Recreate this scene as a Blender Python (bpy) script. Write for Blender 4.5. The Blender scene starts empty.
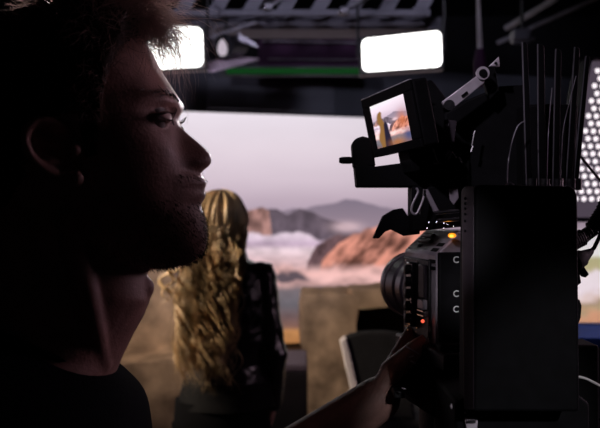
import bpy, bmesh, math, random
import numpy as np
from mathutils import Vector, Matrix, noise
random.seed(7); rng = np.random.RandomState(5)
PI = math.pi; F = 824.0; CZ = 1.6
S = bpy.context.scene; COL = S.collection
V = Vector

def P(px, py, Y):
    return V(((px-300)/F*Y, Y, CZ-(py-214)/F*Y))

def lin(r, g, b):
    f = lambda c: (c/255/12.92 if c/255 <= .04045 else ((c/255+.055)/1.055)**2.4)
    return (f(r), f(g), f(b))

# ------------------------------------------------------------------ materials
def mat(name, col, rough=.5, metal=0., spec=.5, var=.25, scale=30., bump=0., bscale=None, coat=0., stretch=None):
    m = bpy.data.materials.new(name); m.use_nodes = True
    nt = m.node_tree; b = nt.nodes['Principled BSDF']
    tc = nt.nodes.new('ShaderNodeTexCoord'); n = nt.nodes.new('ShaderNodeTexNoise')
    n.inputs['Scale'].default_value = scale; n.inputs['Detail'].default_value = 5
    src = tc.outputs['Object']
    if stretch:
        mp = nt.nodes.new('ShaderNodeMapping'); mp.inputs['Scale'].default_value = stretch
        nt.links.new(src, mp.inputs['Vector']); src = mp.outputs['Vector']
    nt.links.new(src, n.inputs['Vector'])
    r = nt.nodes.new('ShaderNodeValToRGB')
    r.color_ramp.elements[0].position = .3; r.color_ramp.elements[1].position = .7
    r.color_ramp.elements[0].color = tuple(c*(1-var) for c in col)+(1,)
    r.color_ramp.elements[1].color = tuple(min(1, c*(1+var)) for c in col)+(1,)
    nt.links.new(n.outputs['Fac'], r.inputs['Fac']); nt.links.new(r.outputs['Color'], b.inputs['Base Color'])
    b.inputs['Roughness'].default_value = rough; b.inputs['Metallic'].default_value = metal
    b.inputs['Specular IOR Level'].default_value = spec
    if coat: b.inputs['Coat Weight'].default_value = coat; b.inputs['Coat Roughness'].default_value = .2
    if bump:
        n2 = nt.nodes.new('ShaderNodeTexNoise'); n2.inputs['Scale'].default_value = bscale or scale
        n2.inputs['Detail'].default_value = 6; nt.links.new(src, n2.inputs['Vector'])
        bp = nt.nodes.new('ShaderNodeBump'); bp.inputs['Strength'].default_value = bump; bp.inputs['Distance'].default_value = .01
        nt.links.new(n2.outputs['Fac'], bp.inputs['Height']); nt.links.new(bp.outputs['Normal'], b.inputs['Normal'])
    return m

def emit(name, col, strength=1., attr=None):
    m = bpy.data.materials.new(name); m.use_nodes = True
    nt = m.node_tree; nt.nodes.clear()
    o = nt.nodes.new('ShaderNodeOutputMaterial'); e = nt.nodes.new('ShaderNodeEmission')
    e.inputs['Strength'].default_value = strength
    if attr:
        a = nt.nodes.new('ShaderNodeAttribute'); a.attribute_name = attr
        nt.links.new(a.outputs['Color'], e.inputs['Color'])
    else:
        tc = nt.nodes.new('ShaderNodeTexCoord'); n = nt.nodes.new('ShaderNodeTexNoise'); n.inputs['Scale'].default_value = 6
        mx = nt.nodes.new('ShaderNodeMix'); mx.data_type = 'RGBA'
        mx.inputs['A'].default_value = tuple(c*.97 for c in col)+(1,); mx.inputs['B'].default_value = tuple(col)+(1,)
        nt.links.new(tc.outputs['Object'], n.inputs['Vector']); nt.links.new(n.outputs['Fac'], mx.inputs['Factor'])
        nt.links.new(mx.outputs['Result'], e.inputs['Color'])
    nt.links.new(e.outputs[0], o.inputs['Surface'])
    return m

M = dict(
 black=mat('black_anodised', (.012,.011,.014), .45, 0, .4, .3, 60, .15, 300),
 matte=mat('black_matte', (.0032,.003,.004), .75, 0, .12, .3, 60),
 gloss=mat('black_gloss', (.012,.011,.014), .22, 0, .5, .3, 40),
 rubber=mat('black_rubber', (.004,.0035,.0045), .65, 0, .2, .3, 90),
 grey=mat('grey_body_paint', (.33,.285,.335), .42, .2, .5, .15, 80, .1, 500),
 bracket=mat('grey_bracket', (.58,.52,.59), .4, .3, .5, .15, 60),
 lensb=mat('lens_barrel', (.13,.11,.135), .34, .3, .5, .15, 40),
 chrome=mat('chrome', (.7,.67,.7), .22, 1., .5, .1, 40),
 purple=mat('side_plate', (.035,.026,.036), .5, .1, .4, .2, 70),
 white=mat('white_print', (.75,.75,.75), .6, 0, .3, .05, 50),
 glass=mat('lens_glass', (.01,.01,.02), .05, 0, .8, .1, 10, coat=1),
 skin=mat('skin', (.42,.235,.2), .48, 0, .45, .18, 60, .12, 420),
 iris=mat('eye_iris', (.03,.05,.05), .1, 0, .6, .2, 300, coat=1),
 eye=mat('eye_white', (.6,.55,.53), .12, 0, .6, .05, 60, coat=1),
 strand=mat('backlit_brown_strand', (.26,.19,.165), .4, 0, .6, .35, 70),  # lighter than the scalp hair, with backlight put into the colour
 hair=mat('brown_hair', (.04,.026,.02), .75, 0, .15, .45, 70),
 beard=mat('beard_hair', (.03,.02,.016), .55, 0, .35, .4, 70),
 blond=mat('blond_hair', (.42,.285,.155), .42, 0, .5, .65, 22, .35, 160, stretch=(1,1,.25)),
 tee=mat('black_cotton', (.003,.0032,.006), .9, 0, .06, .3, 60, .3, 500),
 trouser=mat('dark_trousers', (.002,.002,.003), .9, 0, .08, .3, 40),
 shoe=mat('dark_shoes', (.015,.013,.012), .5, 0, .4, .3, 40),
 leather=mat('black_leather', (.009,.008,.010), .24, 0, .7, .3, 25, .6, 38, coat=.5),
 rock=mat('sand_plaster', (.40,.285,.20), .9, 0, .2, .45, 6, .7, 22),
 rockd=mat('recess_shade', (.012,.008,.008), .9, 0, .1, .4, 7),
 floor=mat('stage_floor', (.02,.017,.019), .6, 0, .3, .3, 3, .1, 30),
 wall=mat('stage_black', (.012,.011,.014), .8, 0, .2, .3, 2),
 beam=mat('beam_grey', (.16,.15,.185), .7, 0, .3, .2, 3),
 fascia=mat('fascia_grey', (.075,.075,.095), .7, 0, .3, .15, 2),
 fascial=mat('fascia_lighter', (.12,.118,.145), .6, 0, .3, .15, 2),
 magenta=mat('dark_magenta', (.05,.012,.05), .7, 0, .3, .3, 3),
 board=mat('pale_lavender_board', (.88,.68,.82), .6, 0, .3, .1, 5),
 pipe=mat('grey_pipe', (.26,.24,.28), .45, .5, .5, .2, 12),
 pale=mat('pale_grey_edge', (.55,.5,.53), .6, 0, .3, .1, 9),
 chairf=mat('chair_fabric', (.008,.008,.010), .8, 0, .2, .3, 20),
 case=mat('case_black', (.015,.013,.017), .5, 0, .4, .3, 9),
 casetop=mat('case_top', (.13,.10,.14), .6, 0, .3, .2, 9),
 blue=mat('blue_panel', (.012,.085,.42), .5, 0, .4, .2, 6),
 alu=mat('aluminium_edge', (.55,.55,.6), .4, .6, .5, .1, 20),
 cable=mat('white_cable', (.6,.58,.58), .5, 0, .4, .1, 20),
 screen=emit('screen_picture', None, 1.0, 'picture'),
 monitor=emit('monitor_picture', None, 1.0, 'picture'),
 panel=emit('softlight_diffuser', lin(244,243,240), 5.),
 cell=emit('led_cell', lin(250,238,245), 1.25),
 celldim=emit('led_backing', lin(80,70,82), .9),
 green=emit('green_strip', lin(16,58,24), 1.),
 orange=emit('orange_lamp', (1.,.30,.01), 1.3),
 orangehot=emit('orange_core', (1.,.75,.1), 1.3),
 red=emit('red_lamp', (1.,.12,.06), 1.2),
 lamp=emit('spot_lens', lin(190,178,190), 1.),
)

def translucent(m, col, fac):
    nt = m.node_tree; b = nt.nodes['Principled BSDF']; out = [n for n in nt.nodes if n.type == 'OUTPUT_MATERIAL'][0]
    t = nt.nodes.new('ShaderNodeBsdfTranslucent'); t.inputs['Color'].default_value = col+(1,)
    mx = nt.nodes.new('ShaderNodeMixShader'); mx.inputs[0].default_value = fac
    nt.links.new(b.outputs[0], mx.inputs[1]); nt.links.new(t.outputs[0], mx.inputs[2]); nt.links.new(mx.outputs[0], out.inputs['Surface'])
translucent(M['strand'], (.66,.53,.49), .5)
# ------------------------------------------------------------------ mesh builder
class MB:
    def __init__(s): s.v = []; s.f = []
    def add(s, vs, fs):
        o = len(s.v); s.v += [tuple(p) for p in vs]; s.f += [tuple(i+o for i in f) for f in fs]; return s
    def box(s, a, b, mx=None):
        (x0,y0,z0),(x1,y1,z1) = a, b
        vs = [V((x,y,z)) for z in (z0,z1) for y in (y0,y1) for x in (x0,x1)]
        if mx: vs = [mx @ p for p in vs]
        return s.add(vs, [(0,2,3,1),(4,5,7,6),(0,1,5,4),(2,6,7,3),(0,4,6,2),(1,3,7,5)])
    def cbox(s, c, sz, mx=None):
        return s.box([c[i]-sz[i]/2 for i in range(3)], [c[i]+sz[i]/2 for i in range(3)], mx)
    def tube(s, pts, r, n=8, cap=True, flat=1.0):
        pts = [V(p) for p in pts]; k = len(pts)
        rs = r if hasattr(r, '__len__') else [r]*k
        vs = []; fs = []; nrm = None
        for i in range(k):
            t = (pts[min(i+1,k-1)]-pts[max(i-1,0)])
            t = t.normalized() if t.length > 1e-9 else V((0,0,1))
            if nrm is None:
                a = V((0,0,1)) if abs(t.z) < .9 else V((1,0,0)); nrm = (a-t*a.dot(t)).normalized()
            else:
                q = nrm-t*nrm.dot(t)
                if q.length > 1e-6: nrm = q.normalized()
            bn = t.cross(nrm)
            for j in range(n):
                a = 2*PI*j/n; vs.append(pts[i]+nrm*math.cos(a)*rs[i]+bn*math.sin(a)*rs[i]*flat)
        for i in range(k-1):
            for j in range(n):
                fs.append((i*n+j, i*n+(j+1)%n, (i+1)*n+(j+1)%n, (i+1)*n+j))
        if cap: fs += [tuple(range(n-1,-1,-1)), tuple(range((k-1)*n, k*n))]
        return s.add(vs, fs)
    def capsule(s, p0, r0, p1, r1, n=16):
        p0 = V(p0); p1 = V(p1); d = (p1-p0).normalized(); pts = []; rs = []
        for i in range(6):
            a = PI/2*i/5*.98+.02; pts.append(p0-d*r0*math.cos(a)); rs.append(r0*math.sin(a))
        for i in range(6):
            a = PI/2*(1-i/5*.98); pts.append(p1+d*r1*math.cos(a)); rs.append(r1*math.sin(a)+1e-5)
        return s.tube(pts, rs, n)
    def chain(s, pr, n=14):
        for (a,ra),(b,rb) in zip(pr[:-1], pr[1:]): s.capsule(a, ra, b, rb, n)
        return s
    def sphere(s, c, r, n=16, sc=(1,1,1), mx=None):
        vs = []; fs = []; c = V(c); k = n//2
        for i in range(k+1):
            a = PI*i/k
            for j in range(n):
                b = 2*PI*j/n; p = V((math.sin(a)*math.cos(b)*sc[0], math.sin(a)*math.sin(b)*sc[1], math.cos(a)*sc[2]))*r
                vs.append(c+(mx@p if mx else p))
        for i in range(k):
            for j in range(n): fs.append((i*n+j, (i+1)*n+j, (i+1)*n+(j+1)%n, i*n+(j+1)%n))
        return s.add(vs, fs)
    def lathe(s, prof, o, d, n=32, cap=True):     # prof: (dist along d, radius)
        o = V(o); d = V(d).normalized()
        a = V((0,0,1)) if abs(d.z) < .9 else V((1,0,0)); u = (a-d*a.dot(d)).normalized(); w = d.cross(u)
        vs = []; fs = []; k = len(prof)
        for h, r in prof:
            for j in range(n):
                t = 2*PI*j/n; vs.append(o+d*h+(u*math.cos(t)+w*math.sin(t))*r)
        for i in range(k-1):
            for j in range(n): fs.append((i*n+j, i*n+(j+1)%n, (i+1)*n+(j+1)%n, (i+1)*n+j))
        if cap: fs += [tuple(range(n-1,-1,-1)), tuple(range((k-1)*n, k*n))]
        return s.add(vs, fs)
    def prism(s, poly, ext, mx=None):             # polygon of 3D points extruded by vector ext
        n = len(poly); vs = [V(p) for p in poly]+[V(p)+V(ext) for p in poly]
        if mx: vs = [mx@p for p in vs]
        return s.add(vs, [tuple(range(n-1,-1,-1)), tuple(range(n,2*n))]+[(i,(i+1)%n,n+(i+1)%n,n+i) for i in range(n)])
    def loft(s, rings, n=40, cap=True, e=2.0):    # ring: (cx,cy,cz,hx,hy,tilt)
        vs = []; fs = []; k = len(rings)
        for (cx,cy,cz,hx,hy,ti) in rings:
            for j in range(n):
                t = 2*PI*j/n; c = math.cos(t); q = math.sin(t)
                x = hx*math.copysign(abs(c)**(2/e), c); y = hy*math.copysign(abs(q)**(2/e), q)
                vs.append((cx+x, cy+y, cz+ti*x))
        for i in range(k-1):
            for j in range(n): fs.append((i*n+j, i*n+(j+1)%n, (i+1)*n+(j+1)%n, (i+1)*n+j))
        if cap: fs += [tuple(range(n-1,-1,-1)), tuple(range((k-1)*n, k*n))]
        return s.add(vs, fs)
    def gridbox(s, a, b, n, amp=0., fr=3., seed=0.):
        bm = bmesh.new(); bmesh.ops.create_cube(bm, size=1)
        bmesh.ops.subdivide_edges(bm, edges=bm.edges[:], cuts=n, use_grid_fill=True)
        vs = []
        for v in bm.verts:
            p = V([a[i]+(v.co[i]+.5)*(b[i]-a[i]) for i in range(3)])
            if amp: p += noise.noise_vector(p*fr+V((seed,0,0)))*amp+noise.noise_vector(p*fr*3.7)*amp*.35
            vs.append(p)
        bm.verts.index_update(); fs = [tuple(v.index for v in f.verts) for f in bm.faces]; bm.free()
        return s.add(vs, fs)
    def build(s, name, m, parent=None, smooth=True, bevel=0., seg=2, angle=40):
        me = bpy.data.meshes.new(name); me.from_pydata(s.v, [], s.f); me.validate()
        bm = bmesh.new(); bm.from_mesh(me); bmesh.ops.recalc_face_normals(bm, faces=bm.faces[:]); bm.to_mesh(me); bm.free()
        me.materials.append(m)
        o = bpy.data.objects.new(name, me); COL.objects.link(o)
        if parent is not None:
            o.parent = parent; o.matrix_parent_inverse = Matrix.Translation(-parent.location) if parent.type == 'EMPTY' else parent.matrix_parent_inverse.copy().inverted() @ parent.matrix_parent_inverse
        if smooth:
            me.shade_smooth()
            if hasattr(me, 'set_sharp_from_angle'): me.set_sharp_from_angle(angle=math.radians(angle))
        if bevel:
            b = o.modifiers.new('bevel', 'BEVEL'); b.width = bevel; b.segments = seg; b.limit_method = 'ANGLE'; b.angle_limit = math.radians(35)
        return o

def tag(o, label=None, cat=None, group=None, kind=None):
    if label: o['label'] = label
    if cat: o['category'] = cat
    if group: o['group'] = group
    if kind: o['kind'] = kind
    return o
def thing(name, loc, label, cat, group=None):
    o = bpy.data.objects.new(name, None); COL.objects.link(o); o.location = loc; o.empty_display_size = .05
    return tag(o, label, cat, group)
def structure(name, mb, m, **k):
    return tag(mb.build(name, m, **k), kind='structure')
def remesh(o, voxel, smooth=4, fac=.5):
    r = o.modifiers.new('remesh', 'REMESH'); r.mode = 'VOXEL'; r.voxel_size = voxel; r.use_smooth_shade = True
    if smooth:
        q = o.modifiers.new('smooth', 'SMOOTH'); q.iterations = smooth; q.factor = fac

# ------------------------------------------------------------------ setting
structure('floor', MB().box((-8,-3,-.1),(9,15,0)), M['floor'])
structure('ceiling', MB().box((-8,-3,5.2),(9,15,5.3)), M['wall'])
structure('wall_back', MB().box((-8,15,0),(9,15.1,5.2)), M['wall'])
structure('wall_left', MB().box((-8.1,-3,0),(-8,15,5.2)), M['wall'])
structure('wall_right', MB().box((9,-3,0),(9.1,15,5.2)), M['wall'])
structure('wall_front', MB().box((-8,-3.1,0),(9,-3,5.2)), M['wall'])

# ------------------------------------------------------------------ LED wall picture
def fbm(x, y, oct=4, seed=0.):
    out = np.zeros_like(x)
    # cheap smooth value noise
    def vn(x, y, s):
        xi = np.floor(x); yi = np.floor(y); xf = x-xi; yf = y-yi
        xf = xf*xf*(3-2*xf); yf = yf*yf*(3-2*yf)
        h = lambda a, b: np.modf(np.abs(np.sin(a*127.1+b*311.7+s*74.7)*43758.5453))[0]
        return (h(xi,yi)*(1-xf)+h(xi+1,yi)*xf)*(1-yf)+(h(xi,yi+1)*(1-xf)+h(xi+1,yi+1)*xf)*yf
    a = .5
    for k in range(oct):
        out += a*(vn(x, y, seed+k)-.5)*2; x = x*2.03; y = y*2.03; a *= .5
    return out
def L3(c): return np.array(lin(*c))
def sstep(a, b, x):
    t = np.clip((x-a)/(b-a), 0, 1); return t*t*(3-2*t)
def picture(px, py):
    """desert mountains above a sea of cloud: the picture the wall shows (linear rgb)"""
    px = np.asarray(px, float); py = np.asarray(py, float)
    def ramp(y, pts):
        ys = [p[0] for p in pts]; cs = np.array([L3(p[1]) for p in pts])
        return np.stack([np.interp(y, ys, cs[:,i]) for i in range(3)], -1)
    c = ramp(py, [(60,(226,216,226)),(115,(224,214,224)),(150,(218,204,214)),(180,(205,188,200)),(200,(183,164,178)),(215,(168,150,166)),(240,(175,155,168))])
    c *= (1+.05*fbm(px/60, py/22, 3, 3)[...,None])
    right = sstep(420, 300, px)[...,None]
    c = c*(1.0+.10*right)
    def over(c, col, m): return c*(1-m[...,None])+np.asarray(col)*m[...,None]
    def ridge(pts, amp, sc, seed):
        xs, ys = zip(*pts); return np.interp(px, xs, ys)+amp*fbm(px/sc, px*0+seed, 4, seed)
    # far hazy range
    r = ridge([(0,215),(200,214),(262,214),(290,210),(325,203),(345,200),(372,203),(395,210),(430,214),(520,205),(600,212),(700,208)], 2.5, 22, 1.)
    c = over(c, ramp(py, [(198,(128,116,132)),(225,(150,132,146))]), sstep(-.8, 1.2, py-r))
    # dark middle range
    r = ridge([(0,225),(150,222),(255,216),(268,209),(276,208),(287,214),(300,209),(312,212),(330,219),(345,224),(360,232),(420,240),(500,235),(560,246),(600,255),(700,252)], 2., 13, 4.)
    c = over(c, ramp(py, [(205,(92,80,90)),(235,(104,90,102))])*(1+.5*fbm(px/6,py/9,3,8)[...,None]), sstep(-.8, 1., py-r))
    # small brown peak
    m = sstep(-.8, 1, py-ridge([(0,260),(233,226),(243,215),(250,209),(262,207),(269,210),(271,226),(274,260),(700,260)], 1.5, 9, 2.))
    c = over(c, np.array(L3((158,118,112)))*(1+.9*fbm(px/5,py/8,3,5)[...,None]), m)
    # white cloud sea
    cl = 231+5*fbm(px/18, py/30, 4, 11)+np.interp(px,[240,300,318,330,360,600],[0,2,8,4,6,14])
    cc = ramp(py, [(226,(226,208,220)),(238,(218,196,212)),(244,(192,166,188)),(250,(228,204,212)),(262,(214,180,184)),(275,(196,158,158)),(290,(185,150,148))])
    cc = cc*np.clip(1.04+.6*fbm(px/17, py/9, 4, 17),.65,1.2)[...,None]
    c = over(c, cc, sstep(-1.5, 2.5, py-cl))
    # dark slope then orange mountain
    r = ridge([(0,400),(300,300),(308,262),(316,246),(328,238),(340,234),(352,236),(366,250),(372,300),(700,400)], 2, 8, 6.)
    c = over(c, np.array(L3((98,74,78)))*(1+.8*fbm(px/5,py/6,3,9)[...,None]), sstep(-1,1.5,py-r)*sstep(276,262,py))
    r = ridge([(0,400),(316,290),(322,262),(331,250),(338,243),(346,240),(352,234),(360,232),(367,226),(376,228),(386,222),(394,229),(402,231),(420,226),(450,232),(500,240),(540,250),(560,262),(600,290),(700,400)], 2.5, 9, 7.)
    st = fbm((px+py*.9)/7, (py-px*.4)/22, 4, 21)
    oc = L3((184,122,106))*np.clip(1+1.9*st+.9*fbm(px/14,py/9,3,27)-.35*np.exp(-((px-352)/12)**2-((py-262)/9)**2),.22,1.7)[...,None]
    c = over(c, oc, sstep(-1,1.2,py-r)*sstep(277,264,py+4*fbm(px/9,py/9,3,2)))
    cl2 = np.interp(px,[320,345,360,700],[240,222,221,235])+4*fbm(px/7,py/9,3,13)
    m = sstep(-1.,1.5,py-cl2)*sstep(334,238,py*0+0)*0
    m = np.exp(-((px-347)/14)**2-((py-227)/5)**2)
    c = over(c, L3((214,184,192)), np.clip(m*1.3,0,1)*.85)
    # pink cloud foot
    m = sstep(262,272,py+5*fbm(px/12,py/10,4,31))
    c = over(c, ramp(py,[(262,(226,176,170)),(280,(228,180,176)),(292,(180,140,134))])*np.clip(1+.8*fbm(px/20,py/8,4,33),.6,1.25)[...,None], m)
    # dark band on the plain and lower ground
    m = np.exp(-((px-289+14*fbm(px/12,py/6,3,61))/17)**2-((py-279+7*fbm(px/11,py/8,3,63))/5.5)**2); c = over(c, L3((96,82,90)), np.clip(m*1.5,0,1))
    g = ramp(py,[(286,(124,112,118)),(305,(104,99,106)),(318,(112,88,88)),(327,(132,96,84)),(331,(186,130,82)),(348,(168,112,66))])
    c = over(c, g*(1+.2*fbm(px/9,py/5,3,41)[...,None]), sstep(282,291,py+3*fbm(px/9,py/9,3,3))*sstep(500,430,px))
    # right-hand end: olive hill, cloud, ochre plain
    rr = sstep(440,500,px)
    cr = ramp(py+7*fbm(px/11,py/7,3,71)+(px-590)*.12,[(200,(205,190,196)),(240,(214,208,214)),(256,(226,222,220)),(262,(176,168,128)),(270,(182,170,132)),(275,(228,214,220)),(292,(232,216,224)),(298,(216,190,184)),(304,(166,140,120)),(309,(176,152,122)),(316,(204,150,120)),(326,(196,140,110))])
    c = over(c, cr*(1+.08*fbm(px/9,py/4,3,51)[...,None]), rr*sstep(225,240,py))
    return np.clip(c, 0, 1)

def picture_plane(name, pts, mtl, parent, fn):
    """pts: grid (ny,nx,3)"""
    ny, nx, _ = pts.shape
    me = bpy.data.meshes.new(name)
    idx = np.arange(ny*nx).reshape(ny, nx)
    fs = np.stack([idx[:-1,:-1], idx[1:,:-1], idx[1:,1:], idx[:-1,1:]], -1).reshape(-1,4)
    me.from_pydata(pts.reshape(-1,3).tolist(), [], fs.tolist())
    a = me.color_attributes.new('picture', 'FLOAT_COLOR', 'POINT')
    col = np.ones((ny*nx,4)); col[:,:3] = fn.reshape(-1,3); a.data.foreach_set('color', col.ravel())
    me.materials.append(mtl); o = bpy.data.objects.new(name, me); COL.objects.link(o)
    o.parent = parent; o.matrix_parent_inverse = Matrix.Translation(-parent.location)
    return o

WX0, WX1, SL = -5.5, 6.0, .29          # wall line: Y = 10.05 + SL*X
WTOP = 2.80
def wy(x): return 10.05+SL*x
led = thing('video_wall', (0, 10.05, 0), 'huge glowing video wall showing mountains above pink clouds', 'video wall')
vis = lambda px: 10.05*(px-300)/F/(1-SL*(px-300)/F)
xs = np.concatenate([np.linspace(WX0, vis(184), 60, False), np.linspace(vis(184), vis(424), 340, False), np.linspace(vis(424), vis(570), 60, False), np.linspace(vis(570), vis(604), 60, False), np.linspace(vis(604), WX1, 24)])
zs = np.linspace(WTOP, 0.03, 260)
XX, ZZ = np.meshgrid(xs, zs); YY = wy(XX)
picture_plane('screen', np.stack([XX, YY, ZZ], -1), M['screen'], led, picture(300+F*XX/YY, 214-F*(ZZ-CZ)/YY))
wd = V((1, SL, 0)).normalized(); wn = V((-SL, 1, 0)).normalized()
MW = Matrix.Translation((0,10.05,0)) @ Matrix(((wd.x,wn.x,0,0),(wd.y,wn.y,0,0),(0,0,1,0),(0,0,0,1)))
MB().box((-5.8,.03,0),(6.3,.25,WTOP),MW).build('cabinet', M['wall'], led)
MB().box((-5.8,-.06,WTOP+.0),(6.3,.3,3.42),MW).build('top_fascia', M['fascia'], led, bevel=.01)
MB().box((-1.15,-.10,WTOP+.04),(.42,-.06,3.2),MW).build('fascia_panel', M['fascial'], led, bevel=.01)
MB().box((-5.8,-.02,0),(6.3,.03,.03),MW).build('bottom_rail', M['black'], led)

# ------------------------------------------------------------------ overhead rigging
def bar(a, b, r, name, m, parent=None, n=8): return MB().tube([a,b], r, n).build(name, m, parent)
structure('trim_1', MB().box((-6,7.0,CZ+.0+ (214-29)/F*7),(1.2,7.4,CZ+(214-17)/F*7)), M['beam'], bevel=.01)
t = thing('lighting_batten', P(310,66,9), 'dark magenta overhead batten with two thin pale rails', 'lighting batten')
MB().box(tuple(P(258,67,9.0)),tuple(P(366,39,9.0)+V((0,.2,0)))).build('back_board', M['magenta'], t, bevel=.01)
bar(P(262,41,8.9),P(366,43,8.9),.012,'rail',M['pipe'],t)
bar(P(268,59,8.9),P(366,60,8.9),.008,'rail',M['pipe'],t)
for px in (284,318,350): MB().box(tuple(P(px,39,9.05)),tuple(P(px+3,-16,9.05)+V((0,.06,0)))).build('hanger', M['black'], t)
t = thing('light_strip', P(300,71,8.9), 'thin dim green glowing light strip above the video wall', 'light strip')
MB().box(tuple(P(226,73.5,8.90)),tuple(P(366,68,8.90)+V((0,.03,0)))).build('tube', M['green'], t, bevel=.01)
MB().box(tuple(P(220,76,8.94)),tuple(P(370,66,8.94)+V((0,.03,0)))).build('housing', M['black'], t)
# truss crossing the top of the frame
t = thing('lighting_truss', P(310,0,6.5), 'grey box truss with slanted braces across the very top', 'truss')
for py, dy in ((13,0),(-24,0),(13,.3),(-24,.3)):
    bar(P(150,py,6.5)+V((0,dy,0)),P(430,py,6.5)+V((0,dy,0)),.028,'chord',M['beam'],t,10)
for k,px in enumerate(range(180,420,34)):
    a = P(px,13,6.5); b = P(px+22,-24,6.5)
    MB().prism([a+V((-.06,0,0)),a+V((.06,0,0)),b+V((.06,0,0)),b+V((-.06,0,0))],(0,.03,0)).build('brace',M['beam'],t,smooth=False)
def clamp(px, py, label):
    c = P(px,py,6.5);c = c+V((0,-.045,0)); t = thing('pipe_clamp', c, label, 'clamp', 'pipe clamps under the truss')
    MB().lathe([(-.03,.035),(.03,.035)],c,(1,0,0),12).build('jaw',M['pipe'],t,bevel=.004)
    MB().tube([c,c+V((.10,0,.06)),c+V((.14,0,.10))],.014,8).build('arm',M['pipe'],t)
    MB().sphere(c+V((-.03,-.03,-.02)),.02,10).build('bolt',M['chrome'],t)
clamp(269,8,'small grey clamp under the truss, above the spotlight')
clamp(344,12,'small grey clamp under the truss, above the bright softlight')
# two soft lights
def softlight(q, Y, label, dirn):
    """q = corner pixels TL TR BR BL of the glowing face"""
    tl,tr,br,bl = [P(a,b,Y) for a,b in q]
    c = (tl+tr+br+bl)/4; t = thing('softlight_panel', c, label, 'softlight')
    n = (tr-tl).cross(bl-tl).normalized()
    if n.y > 0: n = -n
    r = bmesh.new()
    vs = []
    for a,b,cn in ((tl,tr,bl),(tr,br,tl),(br,bl,tr),(bl,tl,br)):
        e1 = (cn-a).normalized()*.035; e2 = (b-a).normalized()*.035
        vs += [a+e1, a+e1*.3+e2*.3, a+e2]
    r.free()
    MB().prism(vs,-n*.02).build('diffuser',M['panel'],t,bevel=.006)
    g = .02
    ex = (tr-tl).normalized()*g; ez = (tl-bl).normalized()*g
    MB().prism([tl-ex+ez-n*.012,tr+ex+ez-n*.012,br+ex-ez-n*.012,bl-ex-ez-n*.012],-n*.12).build('housing',M['black'],t,bevel=.01)
    for a,b in ((tl-ex*1.5,bl-ex*1.5),(tr+ex*1.5,br+ex*1.5)):
        m = (a+b)/2-n*.06; u = P(0,-60,Y).z
        MB().tube([m,V((m.x,m.y,m.z+.38)),V((c.x,m.y,m.z+.62))],.012,8).build('yoke',M['black'],t)
    m = c-n*.06
    MB().tube([V((c.x,m.y,c.z+.62)),V((c.x,m.y,5.2))],.018,8).build('drop_pole',M['black'],t)
    return t
softlight([(362,39),(441,30.5),(442,66),(363,71.5)],6.0,'bright white softlight panel above the small camera monitor',0)
softlight([(110,20),(202,28),(203,66),(112,72)],6.0,'bright white softlight panel behind the man\'s forelock',0)
# spotlight and bounce board
c = P(226,46,6.6)
t = thing('spotlight', c, 'small spotlight with pale lens between two bright panels', 'spotlight')
d = V((-.5,-.85,-.2)).normalized()
MB().lathe([(-.22,.05),(-.2,.085),(-.02,.085),(.0,.095),(.03,.095)],c,d,20).build('housing',M['black'],t)
MB().sphere(c+d*.02,.085,18,(.62,.3,1.0),Matrix.Rotation(.35,3,'Y')).build('lens',M['lamp'],t)
MB().tube([c+V((-.1,.02,0)),c+V((-.1,.05,.16)),c+V((.1,.05,.2)),c+V((.1,.02,0))],.01,8).build('yoke',M['pipe'],t)
MB().tube([c+V((0,.05,.18)),V((c.x,c.y+.05,5.2))],.012,8).build('drop_pole',M['black'],t)
MB().prism([c+V((.10,-.02,.10)),c+V((.24,-.02,.02)),c+V((.26,-.02,-.02)),c+V((.11,-.02,.04))],(0,.02,0)).build('barn_door',M['pipe'],t,smooth=False)
o = MB().prism([P(192,71,6.2),P(214,72,6.2),P(259,60,6.9),P(228,57,6.9)],(0,0,.015)).build('bounce_board',M['board'],smooth=False)
MB().tube([P(226,60,6.6),V((P(226,60,6.6).x,6.6,5.2))],.004,6).build('hanging_wire',M['black'],o)
tag(o,'flat pale lavender bounce board hung just under the spotlight','bounce board')
o = MB().tube([P(203,40,6.6),P(232,30,6.6),P(256,22,6.6)],[.012,.014,.02],8).build('boom_pole',M['pipe'])
tag(o,'thin grey pole slanting up over the spotlight','pole')
for a,b,r,lab in (((506,28),(556,-2),.022,'shorter slanted grey pipe at top right, nearer the pendant rod'),((497,43),(606,-6),.016,'longer slanted grey pipe below the other at top right')):
    o = MB().tube([P(*a,6.),P(*b,5.6)],r,10).build('ceiling_pipe',M['pipe']); tag(o,lab,'pipe','slanted pipes at the top right')
t = thing('pendant_rod', P(479,50,4.2),'thin pale rod hanging down from the ceiling over the camera','rod')
MB().tube([P(478,-160,4.2),P(478,0,4.2),P(480,50,4.2)],[.008,.010,.014],10).build('rod',M['pale'],t)
MB().lathe([(0,.02),(.07,.035),(.15,.03),(.2,.012)],P(480,49,4.2),(0,0,-1),14).build('end_fitting',M['magenta'],t)
t = thing('fixture', P(522,36,5.),'dim purple grey lamp fixture above the antennas','lamp')
MB().cbox(P(520,36,5.),(.10,.12,.07)).build('housing',M['beam'],t,bevel=.01)
MB().tube([P(512,42,5.),P(524,44,5.),P(534,38,5.)],.01,8).build('yoke',M['pipe'],t)
MB().tube([P(522,32,5.),V((P(522,32,5.).x,5.,5.2))],.012,8).build('drop_pole',M['black'],t)

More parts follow.
